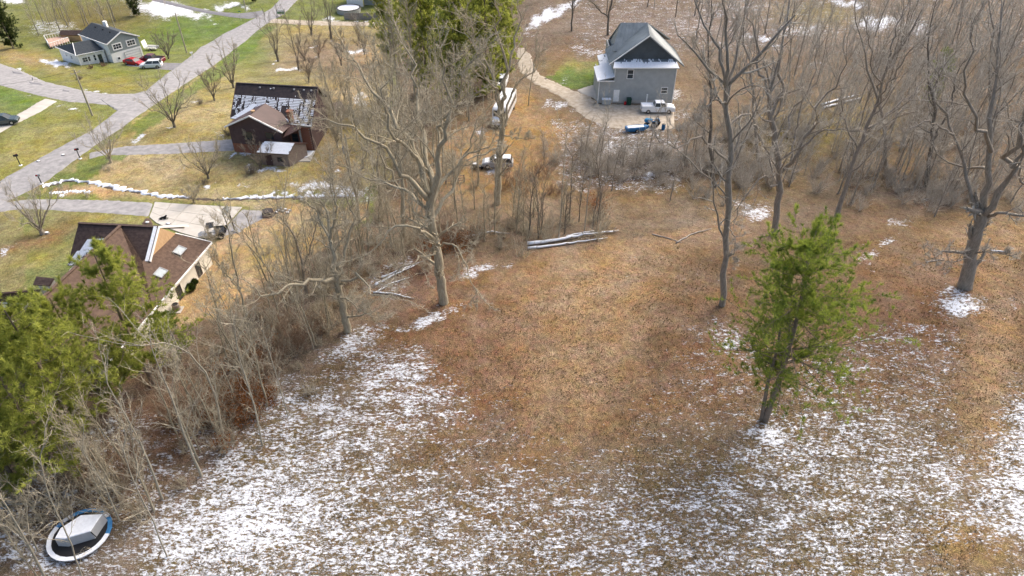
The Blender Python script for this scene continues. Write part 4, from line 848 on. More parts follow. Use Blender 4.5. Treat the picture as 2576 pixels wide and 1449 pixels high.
big_tree('leafless tree leaning right above the thicket, between the lone pine and the big right-hand tree', (2106, 545), [
    ([(2106, 545), (2130, 460), (2156, 383), (2183, 323), (2215, 233), (2235, 160)], .34, .14), ([(2183, 323), (2230, 290, 1), (2290, 240, 2), (2340, 190, 3)], .14, .04), ([(2156, 383), (2120, 300, 2), (2110, 210, 3)], .14, .04), ([(2215, 233), (2190, 150, -1), (2180, 60, -2)], .12, .03), ([(2235, 160), (2250, 80, 1), (2290, 0, 2)], .13, .03), ([(2200, 270), (2260, 170, -2), (2330, 90, -3)], .13, .03)],
    16, ('bark_grey', 'twig_grey'), m=(9, 7, 7, 1), jag=.2, curl=.17, rmin=.02, up=.07, upb=.3)
big_tree('massive dark forked tree at the right edge with snow round its flared base', (2428, 722), [
    ([(2428, 722), (2437, 680), (2447, 619), (2471, 538)], .78, .48), ([(2471, 538), (2488, 470), (2491, 433), (2493, 380), (2490, 300, 1), (2495, 210, 2), (2510, 120, 3), (2520, 30, 4)], .36, .07), ([(2471, 540), (2505, 490, -1), (2523, 467, -1), (2545, 420, -2), (2555, 340, -3), (2575, 260, -4), (2600, 180, -5)], .36, .08), ([(2460, 580), (2440, 500, 1), (2424, 430, 2), (2405, 350, 3), (2380, 290, 4), (2350, 220, 5)], .26, .06),
    ([(2485, 545), (2520, 535, -2), (2576, 544, -3), (2640, 560, -4)], .2, .08), ([(2493, 380), (2450, 300, -3), (2430, 200, -4), (2440, 100, -5)], .2, .05), ([(2400, 340, 3), (2330, 300, 3), (2280, 330, 2)], .12, .03), ([(2450, 640), (2400, 660, -2), (2340, 650, -3)], .08, .02), ([(2445, 640), (2480, 632, -2), (2530, 640, -3)], .1, .03), ([(2545, 420, -2), (2590, 350, -3), (2640, 280, -4)], .2, .05), ([(2490, 430), (2440, 420, 4), (2380, 400, 6), (2330, 350, 7)], .18, .04)],
    17, ('bark_grey', 'twig_grey'), m=(8, 7, 7, 1), jag=.16, curl=.17, rmin=.02, up=.05, upb=.25)
# more bare trees whose trunks can be picked out
for lab, b, tops, sd_i, mt, r0 in [
    ('slim leafless tree to the right of the grey house, its base in the dark brush', (1800, 470), [[(1800, 470), (1785, 380), (1790, 260), (1780, 120), (1790, -10)]], 21, ('bark_dark', 'twig_dark'), .3),
    ('slim leafless tree standing behind the grey house on its left', (1530, 88), [[(1530, 88), (1530, 40), (1545, -20), (1560, -80)], [(1530, 45), (1500, 20), (1470, -10)]], 22, ('bark_dark', 'twig_dark'), .28),
    ('straight leafless tree on the snowy slope left of the grey house', (1438, 78), [[(1438, 78), (1440, 20), (1445, -60)]], 23, ('bark_dark', 'twig_dark'), .22),
    ('dark leafless tree leaning in the thicket above the big right-hand tree', (2330, 470), [[(2330, 470), (2340, 380), (2350, 280), (2330, 150), (2350, 20)], [(2342, 360), (2390, 260), (2420, 160)]], 24, ('bark_dark', 'twig_grey'), .33),
    ('leafless tree low at the right frame edge beside the snow patches', (2590, 640), [[(2590, 640), (2600, 520), (2590, 400), (2620, 260)], [(2596, 520), (2560, 430), (2545, 330)]], 25, ('bark_grey', 'twig_grey'), .28),
    ('leafless tree with mossy limbs in the woods above the lone pine', (2230, 420), [[(2230, 420), (2225, 330), (2200, 220), (2170, 120), (2150, 10)], [(2225, 330), (2290, 250), (2320, 170)]], 26, ('bark_grey', 'twig_grey'), .3),
    ('leafless tree at the top right corner of the woods', (2500, 300), [[(2500, 300), (2490, 200), (2500, 80), (2480, -60)], [(2492, 200), (2550, 110), (2580, 20)]], 27, ('bark_grey', 'twig_grey'), .3),
    ('leafless tree beyond the blue tractor in the right-hand woods', (1915, 420), [[(1915, 420), (1900, 330), (1890, 200), (1870, 80), (1880, -30)]], 28, ('bark_grey', 'twig_grey'), .28),
    ('pale leafless tree left of the big middle tree above the creek', (905, 560), [[(905, 560), (895, 480), (870, 400), (850, 300)], [(893, 470), (920, 400), (930, 320)]], 29, ('bark_tan', 'twig_tan'), .24),
    ('leafless tree behind the big middle tree, near the fallen trunk', (1010, 600), [[(1010, 600), (1015, 500), (1005, 400), (990, 260), (985, 170)], [(1012, 480), (960, 400), (930, 300)], [(1008, 420), (1050, 330), (1070, 230)]], 30, ('bark_tan', 'twig_tan'), .3),
    ('leafless tree with a mossy trunk beside the utility pole', (960, 520), [[(960, 520), (950, 430), (955, 330), (940, 230)], [(950, 420), (900, 350), (880, 280)], [(953, 380), (1000, 300), (1010, 220)]], 31, ('bark_tan', 'twig_tan'), .26),
    ('thin leafless tree growing on the bank above the skylight house', (620, 800), [[(620, 800), (600, 720), (585, 640), (570, 560)], [(605, 730), (560, 680), (540, 650)]], 32, ('bark_tan', 'twig_tan'), .13),
    ('dead grey tree with two dark forked stems left of the big middle tree', (770, 740), [[(770, 740), (760, 660), (740, 590), (700, 540)], [(762, 670), (790, 600), (800, 540)]], 33, ('bark_grey', 'twig_tan'), .2)]:
    B = P(*b); ll = []
    for k, pts in enumerate(tops): ll.append(px_limb(B, B.y, [(p[0], p[1], k * 1.5 + j * .4) for j, p in enumerate(pts)], r0 * (1 if k == 0 else .55), .05))
    ll[0][0][0] = V3((0, 0, -.4)); put_tree('bare_tree', B, lab, 'tree', bare_tree(ll, sd_i, m=(13 if len(tops) == 1 else 9, 6, 5, 1), jag=.18, curl=.16, rmin=.022, up=.08, upb=.35, start=.3, L0=16), mt)
# dead conifers with whorls of upswept spikes
def dead_spruce(h, seed, r0=.2):
    r = np.random.default_rng(seed); A, R = limb_array([([(0, 0, -.3), (.1, 0, h * .5), (0, .1, h)], r0, .03)], 14)
    p, d, l, q = children(A, R, np.array([h]), 90, .3, .98, (60, 80), r, .24, .35, .3, .7)
    a = wander(p, d, l, 6, .10, .12, r); rr = np.maximum(q, .045)[:, None] * np.linspace(1, .4, 6)[None]
    p, d, l, q = children(a, rr, l, 5, .2, 1, (25, 50), r, .4, .4, .6); a2 = wander(p, d, l, 3, .12, .12, r); r2 = np.maximum(q, .028)[:, None] * np.array([[1, .8, .4]])
    return merge([tubes(A, R, 7)]), merge([tubes(a, rr, 4), tubes(a2, r2, 3)])
for lab, b, hh_, sd_i in [('tall dead conifer with upswept bare spikes left of the green pines', (1003, 245), 17, 1), ('dead conifer rising through the green pines, bare and pale', (1045, 260), 22, 2), ('shorter dead conifer at the front edge of the green pines', (1135, 250), 16, 3), ('dead conifer half lost in the bare crowns below the green pines', (960, 330), 12, 4)]:
    put_tree('dead_conifer', P(*b), lab, 'tree', dead_spruce(hh_, sd_i), ('bark_tan', 'twig_tan'))

# --- garden trees on the lawns
def vase(h, w, seed, stems=7, r0=.16, split=.12, m=(6, 6, 5), rmin=.016, lean=0):
    r = np.random.default_rng(seed); ll = [([(0, 0, -.3), (0, 0, h * split * .6), (lean * .2, 0, h * split)], r0 * 1.25, r0 * .85)]
    for i in range(stems):
        a = i * 2.4 + r.uniform(-.3, .3); e = w * r.uniform(.35, 1) / 2; hh = h * (1 - .35 * (e * 2 / w) ** 2) * r.uniform(.85, 1)
        ll.append(([(0, 0, h * split * .8), (math.cos(a) * e * .45, math.sin(a) * e * .45, h * .42), (math.cos(a) * e * .8 + lean, math.sin(a) * e * .8, hh * .75), (math.cos(a) * e + lean, math.sin(a) * e, hh)], r0 * .42, .014))
    return bare_tree(ll, seed, m=m, jag=.12, curl=.14, rmin=rmin, up=.08, upb=.4, start=.25, ratio=(.36, .45, .5))
GT = [('vase-shaped leafless garden tree beside the road above the brown house drive', (440, 320), 8.5, 9.5, 41, 11, .22, 'bark_dark', 'twig_tan'),
      ('leafless lawn tree with many upright limbs at the upper left corner of the brown house', (588, 221), 8.2, 7, 42, 9, .22, 'bark_dark', 'twig_tan'),
      ('small dark single-stemmed tree between two larger ones by the brown house', (540, 253), 5.5, 5, 43, 6, .16, 'bark_dark', 'twig_dark'),
      ('bushy leafless tree at the mouth of the middle drive by the road', (280, 409), 6.5, 6.5, 44, 9, .18, 'bark_tan', 'twig_grey'),
      ('spreading low leafless tree on the tan lawn in front of the brown house', (525, 449), 5.4, 7.2, 45, 10, .16, 'bark_dark', 'twig_tan'),
      ('wide pale leafless tree with stout grey trunk left of the skylight house', (108, 590), 6.5, 8.5, 46, 10, .26, 'bark_grey', 'twig_grey'),
      ('tiny bare shrub tree beside the concrete drive edge', (489, 511), 2.6, 2.4, 47, 6, .09, 'bark_tan', 'twig_tan'),
      ('round leafless tree beside the parked vehicles of the split-level house', (425, 148), 6.2, 6.5, 48, 9, .2, 'bark_dark', 'twig_dark'),
      ('dark twisted tree pressed against the snow-roofed shed', (757 - 100, 425), 4.2, 4.6, 49, 7, .2, 'bark_dark', 'twig_dark'),
      ('small pruned brown tree between the brown house and its shed', (640, 385), 4.2, 3.4, 50, 7, .12, 'bark_tan', 'twig_tan'),
      ('dark leafless tree on the upper green lawn, snow at its foot', (700, 155), 13.5, 6.5, 51, 5, .24, 'bark_dark', 'twig_dark'),
      ('tall thin leafless tree with a snow patch on its left in the upper yard', (752, 176), 12, 5.5, 52, 4, .16, 'bark_dark', 'twig_dark'),
      ('low reddish forked tree in the upper yard', (803, 146), 5.5, 5, 53, 7, .13, 'twig_red', 'twig_dark'),
      ('tall dark trunk beside the lane below the pale house', (834, 97), 15, 6, 54, 4, .26, 'bark_dark', 'twig_dark'),
      ('forked leafless tree just above the lane in the upper yard', (784, 88), 9.5, 6, 55, 6, .2, 'bark_dark', 'twig_dark'),
      ('small leafless tree left of the oval snow patch in the upper yard', (859, 165), 7, 5.5, 56, 6, .14, 'bark_dark', 'twig_dark'),
      ('small leafless tree right of the oval snow patch, lower of two', (917, 138), 5, 3.6, 57, 5, .1, 'bark_dark', 'twig_dark'),
      ('thin leafless tree right of the oval snow patch, upper of two', (904, 110), 8, 4, 58, 5, .12, 'bark_dark', 'twig_dark'),
      ('little leafless tree between the reddish tree and the tall thin one in the upper yard', (766, 152), 4, 3.2, 59, 5, .09, 'bark_dark', 'twig_dark'),
      ('brown upright shrub tree above the right end of the brown house roof', (778, 208), 5.5, 3.6, 60, 9, .08, 'twig_dark', 'twig_dark'),
      ('bare tree with whippy shoots just right of the brown house', (822, 290), 8, 5, 61, 9, .12, 'bark_tan', 'twig_tan'),
      ('bare crooked tree behind the brown house, right of its ridge', (868, 255), 8, 5, 62, 8, .13, 'bark_tan', 'twig_tan'),
      ('pale bare tree fanning out between the brown house and the utility pole', (850, 370), 8.5, 7, 63, 10, .14, 'bark_tan', 'twig_tan'),
      ('thin bare sapling in front of the wide drive by the basketball hoop', (548, 650), 6.5, 3.4, 64, 4, .06, 'bark_tan', 'twig_tan')]
for lab, b, h_, w_, sd_i, st, r0, m1, m2 in GT: put_tree('garden_tree', P(*b), lab, 'tree', vase(h_, w_, sd_i, st, r0, rmin=.0135 if P(*b).y < 110 else .017, m=(7, 6, 4)), (m1, m2))
# ------------------------------------------------------------------ evergreens
def tufts(c, d, n, ln, w, spread, r):
    N_ = len(c); dd = unit(d[:, None] + r.normal(0, spread, (N_, n, 3))); s = unit(np.cross(dd, r.normal(size=dd.shape))) * w
    b = c[:, None] + dd * .02; e = c[:, None] + dd * (ln * r.uniform(.6, 1.15, (N_, n, 1))); v = np.stack([b - s, b + s, e], 2).reshape(-1, 3)
    return v, np.arange(len(v)).reshape(-1, 3)
def pine(h, w, seed, cb=.2, nb=80, trunk=None, r0=.25, m2=9, m3=4, nn_=9, ln=.42, wd=.035, top=.5, angd=(60, 95), droop=.0, round_=True, clump=1.0):
    r = np.random.default_rng(seed); tr = trunk or [([(0, 0, -.4), (.15, .1, h * .5), (0, 0, h)], r0, .05)]
    A, R = limb_array(tr, 14); tk = [tubes(A, R, 8)]; L = np.full(len(A), 1.0)
    p, d, l, q = children(A[:1], R[:1], L[:1], nb, cb, .985, angd, r, 1, .12 - droop, .28, 0)
    t = np.clip((p[:, 2] / h - cb) / (1 - cb), 0, 1)
    prof = (np.sqrt(np.clip(1 - t ** 2, 0, 1)) * (.55 + .45 * np.clip(t * 4, 0, 1)) if round_ else (1 - t) ** .8) * (1 - .0 * t) + .10
    l = l * w / 2 * prof * r.choice([1, 1, .85, .6], len(l)) * r.uniform(.85, 1.15, len(l))
    a = wander(p, d, l, 7, .09, .05 - droop * .3, r); rr = np.maximum(q, .03)[:, None] * np.linspace(1, .3, 7)[None]; tk.append(tubes(a, rr, 4))
    p2, d2, l2, q2 = children(a, rr, l, m2, .25, 1.0, (35, 70), r, .36, .1, .5, .35); l2 = np.maximum(l2, .45)
    a2 = wander(p2, d2, l2, 4, .12, .08, r); tk.append(tubes(a2, np.maximum(q2, .012)[:, None] * np.linspace(1, .4, 4)[None], 3))
    p3, d3, l3, q3 = children(a2, np.full(a2.shape[:2], .01), l2, m3, .25, 1.0, (10, 50), r, 1, .45, 1, 0)
    tip = a2[:, -1]; c = np.concatenate([p3, tip]); dd = np.concatenate([d3, unit(a2[:, -1] - a2[:, -2] + np.array([0, 0, .5]))])
    v, f = tufts(c, dd, nn_, ln, wd, .55, r)
    return merge(tk), (v, f)
B = P(1925, 1057); y0 = B.y
lim = [px_limb(B, y0, [(1925, 1057), (1955, 970), (1990, 860), (2012, 770, .5), (2030, 670, .8), (2040, 600, 1)], .30, .06), px_limb(B, y0, [(1915, 1050), (1932, 960, .3), (1955, 880, .6), (1965, 810, .8)], .2, .08)]
lim[0][0][0] = V3((0, 0, -.5)); lim[1][0][0] = V3((-.25, .1, -.5))
put_tree('pine_tree', B, 'lone bright green pine with twin leaning trunks standing in the snowy leaf-strewn field', 'tree', pine(18.5, 12.6, 5, .29, 104, lim, m2=10, m3=5, nn_=14, ln=.42, wd=.017, angd=(62, 105), droop=.03), ('pine_bark', 'needles_green'))
PR = {}
for k_, (h, w, cb, kw) in enumerate([(21, 10.5, .22, dict(nb=60, m2=9, m3=4, nn_=13, ln=.55, wd=.032)), (16, 10, .12, dict(nb=50, m2=10, m3=4, nn_=13, ln=.55, wd=.032, droop=.06)), (22, 9.5, .04, dict(nb=100, m2=8, m3=3, nn_=9, ln=.75, wd=.08))]):
    tr_, cr_ = pine(h, w, 60 + k_, cb, round_=(k_ != 9), **kw); PR[k_] = [(np_mesh('trunk', *tr_, M['pine_bark'], True), {m_: np_mesh('crown', *cr_, M[m_]) for m_ in ('needles_bright', 'needles_green', 'needles_dark')})][0]
def put_pine(k, b, s, lab, m_, group=None, rz=0, sz=1):
    t = empty('pine_tree', P(*b), lab, 'tree', group, rz); t.scale = (s, s, s * sz); link('trunk', PR[k][0], t); link('crown', PR[k][1][m_], t)
put_pine(0, (232, 1152), .8, 'yellow-green pine whose bare trunk foot shows above the trampoline thicket', 'needles_bright')
put_pine(1, (388, 968), .92, 'bushy yellow-green pine standing in front of the skylight roof', 'needles_bright', rz=3)
put_pine(1, (275, 1030), .8, 'yellow-green pine left of the one in front of the skylight roof', 'needles_bright', rz=1.5)
put_pine(1, (110, 970), .5, 'yellow-green pine behind the others at the left, over the low brown roof', 'needles_bright', rz=.5)
put_pine(1, (171, 1212), .98, 'broad yellow-green pine nearest the trampoline thicket in the lower left corner', 'needles_bright', rz=2)
put_pine(1, (20, 1130), 1.0, 'yellow-green pine cut by the left edge of the frame beside the white house', 'needles_bright', rz=4)
put_pine(1, (60, 1235), .72, 'lowest yellow-green pine at the left edge', 'needles_bright', rz=5)
put_pine(1, (455, 900), .36, 'small dark green pine over the near end of the white house wall', 'needles_green', rz=1)
for i, (b, s, lab) in enumerate([((985, 150), .9, 'leftmost of the far tall green pines beside the lane'), ((1075, 235), .95, 'far green pine directly behind the dead conifers'), ((1150, 262), 1.0, 'far green pine at the front middle of the stand'), ((1225, 240), .9, 'far green pine next to the white truck'),
                                ((1262, 190), .8, 'rightmost of the far green pines beside the gravel lane'), ((1120, 120), 1.0, 'far green pine at the back middle of the stand'), ((1200, 110), 1.0, 'far green pine at the back right of the stand'), ((1040, 60), .9, 'far green pine at the back left of the stand')]):
    put_pine(2, b, s, lab, 'needles_bright', 'far stand of tall green pines', i * 1.3)
put_pine(2, (34, 122), .62, 'dark evergreen at the top left corner beside the split-level house yard', 'needles_dark', rz=1)
put_pine(2, (-20, 112), .66, 'dark evergreen cut by the top left edge of the frame', 'needles_dark', rz=3)
put_pine(2, (2335, 262), .42, 'small green cedar half hidden by bare crowns in the right-hand woods', 'needles_green', rz=2)
put_pine(2, (345, 40), .45, 'small dark evergreen in the scrub at the top left', 'needles_dark', rz=2)
put_pine(2, (640, 6), .35, 'dark low evergreen behind the snow patch at the top edge', 'needles_dark', rz=2)

# ------------------------------------------------------------------ saplings: a few real shapes, each copied as its own thing
SP = {}
def sapling(h, seed, lean=0, r0=.07, m=(14, 5, 3)):
    r = np.random.default_rng(seed); a = r.uniform(0, 6.28); c, s_ = math.cos(a) * lean, math.sin(a) * lean
    return bare_tree([([(0, 0, -.3), (c * .15, s_ * .15, h * .35), (c * .5, s_ * .5, h * .7), (c, s_, h)], r0, .02)], seed, m=m, jag=.12, curl=.14, rmin=.016, up=.08, upb=.45, start=.25, ratio=(.30, .42, .5), sides0=6)
for i in range(9):
    h = [6, 8, 10, 12, 7, 9, 5, 11, 13][i]; tr_, cr_ = sapling(h, 100 + i, [.5, 1, 2, 1, 2.2, .6, .4, 2.5, 1.5][i], .05 + h * .006)
    SP[i] = (np_mesh('trunk', *tr_, M['bark_tan'], True), np_mesh('crown', *cr_, M['twig_tan'], True), np_mesh('trunk', *tr_, M['bark_grey'], True), np_mesh('crown', *cr_, M['twig_grey'], True), np_mesh('trunk', *tr_, M['bark_dark'], True), np_mesh('crown', *cr_, M['twig_dark'], True))
for i in (3, 5): tr_, cr_ = sapling([11, 0, 0, 12, 0, 9][i], 130 + i, 1.5, .075, (18, 5, 3)); SP[20 + i] = (np_mesh('trunk', *tr_, M['birch_bark'], True), np_mesh('crown', *cr_, M['twig_tan'], True))
rs = np.random.default_rng(77)
def sap(i, p, tone, lab, group, s=1.0, name='sapling'):
    t = empty(name, p, lab, 'tree', group, rs.uniform(0, 6.28)); k = s * rs.uniform(.85, 1.15); t.scale = (k, k, k)
    link('trunk', SP[i][2 * tone], t); link('crown', SP[i][2 * tone + 1], t)
def scatter(n, quad_, tone, lab, group, kinds, s=1.0, spread=1.0):
    """saplings along a band given by photo places: polyline with half width in metres"""
    pts = [P(*q) for q in quad_['line']]; L = resample(pts, 60)
    for _ in range(n):
        a = L[rs.integers(0, 60)]; x = a[0] + rs.normal(0, quad_['w']); y = a[1] + rs.normal(0, quad_['w']); sap(kinds[rs.integers(0, len(kinds))], (x, y, G(x, y)), tone, lab, group, s)
scatter(16, dict(line=[(420, 1240), (560, 1060), (660, 960)], w=1.6), 0, 'thin bare sapling at the snowy field edge in the lower left thicket', 'saplings in the lower left thicket', [0, 1, 4, 5, 6])
scatter(28, dict(line=[(600, 930), (740, 830), (840, 700), (960, 640)], w=2.4), 0, 'thin bare sapling in the dense grey thicket above the snowy field corner', 'saplings in the dense middle-left thicket', [0, 1, 2, 4, 5, 7])
scatter(10, dict(line=[(680, 740), (780, 650), (900, 560)], w=3.0), 0, 'thin bare sapling on the bank between the tan slope and the tree line', 'saplings on the bank', [0, 1, 4, 5, 6])
scatter(24, dict(line=[(1000, 640), (1130, 560), (1300, 570), (1450, 560)], w=2.6), 0, 'thin bare sapling in the brush between the big middle tree and the fallen trunk', 'saplings by the fallen trunk', [0, 1, 4, 5, 6])
scatter(9, dict(line=[(1330, 590), (1540, 560)], w=1.6), 2, 'thin dark upright sapling just behind the snow-covered fallen trunk', 'upright saplings behind the fallen trunk', [0, 1, 5, 6])
scatter(20, dict(line=[(1420, 440), (1560, 420), (1700, 410), (1850, 400)], w=3.5), 1, 'bare sapling in the dark brush below the grey house', 'saplings below the grey house', [0, 1, 4, 6, 5], .9)
scatter(24, dict(line=[(1990, 480), (2200, 470), (2400, 500), (2580, 520)], w=4), 1, 'bare sapling in the understorey above the lone pine on the right', 'saplings in the right understorey', [0, 1, 2, 4, 5, 7])
scatter(28, dict(line=[(2150, 330), (2350, 300), (2600, 280)], w=7), 1, 'bare grey tree in the dense right-hand woods', 'young trees in the right-hand woods', [1, 2, 3, 5, 7, 8], 1.15)
scatter(24, dict(line=[(2000, 200), (2300, 140), (2650, 120)], w=9), 1, 'bare grey tree on the far slope at the top right', 'young trees on the far right slope', [2, 3, 5, 7, 8], 1.3)
scatter(16, dict(line=[(1750, 60), (2100, 20), (2500, -20)], w=8), 1, 'small bare tree on the snowy slope along the top edge right of the grey house', 'trees on the snowy top slope', [2, 3, 7, 8], 1.2)
scatter(10, dict(line=[(1420, 10), (1560, -10), (1660, 10)], w=6), 2, 'small bare tree on the snowy slope behind the grey house', 'trees behind the grey house', [2, 3, 5], 1.0)
scatter(20, dict(line=[(900, 420), (970, 380), (1060, 400), (1130, 440)], w=4), 0, 'pale bare tree in the tangle left of the tall straight tree', 'trees in the middle tangle', [2, 3, 7, 8, 5], 1.1)
scatter(12, dict(line=[(880, 300), (960, 280), (1060, 320)], w=4), 0, 'pale bare tree below the green pines, right of the brown house', 'trees below the green pines', [2, 3, 5, 8], 1.0)
scatter(18, dict(line=[(90, 70), (200, 60), (330, 40)], w=5), 1, 'bare tree in the scrubby woods behind the split-level house', 'trees in the top left woods', [2, 3, 5, 8], 1.05)
scatter(12, dict(line=[(1080, 330), (1200, 300), (1235, 210)], w=2.4), 0, 'thin bare tree beside the green pines and the white truck', 'thin trees beside the white truck', [1, 2, 5], 1.0)
scatter(16, dict(line=[(0, 1290), (120, 1330), (60, 1420)], w=2.2), 0, 'pale bare sapling in the corner around the trampoline', 'saplings round the trampoline', [0, 1, 4, 5], .8)
scatter(10, dict(line=[(250, 1120), (350, 1240), (300, 1330)], w=2.0), 0, 'bare sapling between the pines and the trampoline', 'saplings between pines and trampoline', [0, 1, 5], .9)
# pale young trees whose own trunks stand out in the lower left
for lab, b, pts, r0, sd_i in [('pale arching bare tree bent over to the left in the lower left thicket', (560, 1105), [(560, 1105), (545, 1005), (520, 940), (470, 880, -1), (420, 860, -2), (355, 870, -3)], .11, 201), ('straight pale bare tree leaning left from the snowy field edge', (507, 1198), [(507, 1198), (470, 1110), (435, 1010), (400, 925), (380, 870)], .11, 202),
                           ('pale bare tree with a snapped bough leaning over the red brush', (408, 1255), [(408, 1255), (370, 1150), (325, 1060), (270, 965)], .10, 203), ('thin pale tree rising behind the trampoline', (300, 1310), [(300, 1310), (262, 1220), (210, 1140)], .07, 204), ('pale bare tree in front of the trampoline on its left side', (110, 1449), [(110, 1449), (60, 1350), (10, 1260), (-30, 1200)], .09, 205),
                           ('thin pale tree crossing in front of the trampoline', (210, 1470), [(210, 1470), (180, 1370), (120, 1240), (100, 1150)], .06, 206), ('slim pale tree at the bottom left beside the snowy field', (420, 1400), [(420, 1400), (380, 1300), (330, 1200), (310, 1130)], .06, 207),
                           ('tall slim dark tree with orange leaves at its foot in the lower thicket', (660, 1120), [(660, 1120), (640, 1020), (600, 900), (590, 820)], .08, 208), ('thin pale sapling on the edge of the snow above the orange bushes', (725, 1045), [(725, 1045), (700, 960), (670, 860)], .06, 209),
                           ('slender pale tree behind the fallen trunk, left of the dark saplings', (1405, 600), [(1405, 600), (1412, 520), (1418, 420), (1425, 340)], .07, 210), ('slender pale tree behind the fallen trunk, on the right', (1470, 585), [(1470, 585), (1480, 480), (1500, 380), (1530, 300)], .08, 211)]:
    B = P(*b); l = px_limb(B, B.y, pts, r0, .03); l[0][0] = V3((0, 0, -.3))
    put_tree('bare_tree', B, lab, 'tree', bare_tree([l], sd_i, m=(12, 5, 3), jag=.05, curl=.15, rmin=.014, up=.06, upb=.3, start=.3, ratio=(.33, .42, .45), sides0=6), ('birch_bark', 'twig_tan'))

# ------------------------------------------------------------------ brushwood, rust-leaved bushes, litter and grass (uncountable growth)
def shrub_arr(seed, h=2.2, stems=16, tw=8):
    r = np.random.default_rng(seed); p = r.normal(0, .25, (stems, 3)); p[:, 2] = -.1; d = unit(np.concatenate([r.normal(0, .45, (stems, 2)), np.ones((stems, 1))], 1)); L = h * r.uniform(.6, 1.1, stems)
    a = wander(p, d, L, 4, .13, .02, r); rr = np.full((stems, 1), .024) * np.linspace(1, .4, 4)[None]; o = [tubes(a, rr, 3)]
    p, d, l, q = children(a, rr, L, tw, .2, 1, (25, 60), r, .42, .2, .8, .4); a = wander(p, d, l, 3, .18, .05, r); rr = np.maximum(q, .012)[:, None] * np.array([[1, .8, .4]]); o.append(tubes(a, rr, 3))
    return merge(o)
SH = [shrub_arr(300 + i, [2.2, 3.2, 1.5][i % 3]) for i in range(6)]
def brush(name, bands, m, seed, kind='stuff', arrs=SH, smin=.7, smax=1.3):
    """points over the ground; geometry nodes set one of the prototype growths on each"""
    r = np.random.default_rng(seed); pt, at = [], []
    for line, w, n_ in bands:
        L = resample([P(*q) for q in line], 80)
        for _ in range(n_):
            a = L[r.integers(0, 80)]; x = a[0] + r.normal(0, w); y = a[1] + r.normal(0, w); pt.append((x, y, G(x, y))); at.append((r.uniform(smin, smax), r.uniform(0, 6.28)))
    pc = bpy.data.collections.new(name + '_growths')
    for v, f in arrs: pc.objects.link(bpy.data.objects.new('growth', np_mesh('growth', v, f, M[m], True)))
    me = bpy.data.meshes.new(name); me.from_pydata(pt, [], []); me.materials.append(M[m]); o = link(name, me)
    me.attributes.new('size', 'FLOAT', 'POINT').data.foreach_set('value', [q[0] for q in at]); me.attributes.new('turn', 'FLOAT', 'POINT').data.foreach_set('value', [q[1] for q in at])
    ng = bpy.data.node_groups.new(name, 'GeometryNodeTree'); ng.interface.new_socket('Geometry', in_out='INPUT', socket_type='NodeSocketGeometry'); ng.interface.new_socket('Geometry', in_out='OUTPUT', socket_type='NodeSocketGeometry')
    N_ = ng.nodes; gi, go = N_.new('NodeGroupInput'), N_.new('NodeGroupOutput'); ip = N_.new('GeometryNodeInstanceOnPoints'); ci = N_.new('GeometryNodeCollectionInfo'); ci.inputs['Collection'].default_value = pc; ci.inputs['Separate Children'].default_value = True; ci.inputs['Reset Children'].default_value = True
    ip.inputs['Pick Instance'].default_value = True; na, nb_ = N_.new('GeometryNodeInputNamedAttribute'), N_.new('GeometryNodeInputNamedAttribute'); na.data_type = nb_.data_type = 'FLOAT'; na.inputs[0].default_value = 'size'; nb_.inputs[0].default_value = 'turn'; cx = N_.new('ShaderNodeCombineXYZ')
    K = ng.links.new; K(gi.outputs[0], ip.inputs['Points']); K(ci.outputs[0], ip.inputs['Instance']); K(nb_.outputs[0], cx.inputs['Z']); K(cx.outputs[0], ip.inputs['Rotation']); K(na.outputs[0], ip.inputs['Scale']); K(ip.outputs[0], go.inputs[0])
    o.modifiers.new('growth', 'NODES').node_group = ng
    return tag(o, kind='stuff')
o = brush('brushwood', [([(430, 1230), (600, 1040), (700, 960)], 1.2, 16), ([(620, 950), (760, 820), (900, 690)], 2.4, 50), ([(960, 650), (1130, 590), (1300, 585), (1500, 575)], 2.4, 60), ([(700, 700), (860, 570), (960, 520)], 2.6, 14), ([(900, 470), (1050, 420), (1130, 450)], 4, 40), ([(800, 330), (860, 280), (920, 300)], 3, 30), ([(10, 1300), (200, 1240), (330, 1300)], 2, 16)], 'twig_tan', 5)
tag(o, 'tangled pale brushwood filling the thickets along the tree line', 'brushwood')
o = brush('brushwood', [([(1430, 380), (1560, 430), (1700, 420), (1900, 430)], 3.2, 150), ([(1780, 330), (1900, 380)], 3, 26), ([(2050, 450), (2250, 470), (2500, 500)], 3.5, 70), ([(2150, 380), (2350, 350), (2600, 340)], 6, 60), ([(2150, 200), (2600, 150)], 9, 60), ([(1930, 300), (2120, 420)], 4, 40)], 'twig_grey', 6)
tag(o, 'tangled grey brushwood below the grey house and through the right-hand woods', 'brushwood')
o = brush('red_brush', [([(380, 1100), (470, 1060), (530, 1020)], 1.5, 18), ([(200, 1230), (330, 1180), (400, 1170)], 1.6, 16), ([(600, 1010), (680, 940), (800, 800)], 1.6, 18), ([(1060, 640), (1170, 610)], 1.6, 14), ([(1290, 470), (1400, 470)], 2, 14)], 'twig_red', 7)
tag(o, 'reddish brown brush low between the pines and the snowy field', 'brushwood')
WD = [merge(list(sapling(h, 500 + i, 1, .07, (12, 5, 3)))) for i, h in enumerate([9, 11, 8])]
o = brush('far_woods', [([(2050, 330), (2300, 300), (2620, 270)], 7, 74), ([(1980, 190), (2300, 150), (2680, 120)], 9, 90), ([(1750, 40), (2100, 10), (2600, -20)], 9, 34), ([(2080, 430), (2300, 420), (2600, 430)], 4, 50), ([(1950, 330), (2100, 300)], 5, 14)], 'twig_grey', 11, arrs=WD, smax=1.4)
tag(o, 'dense bare crowns merging into one grey mass over the right-hand slope', 'woods')
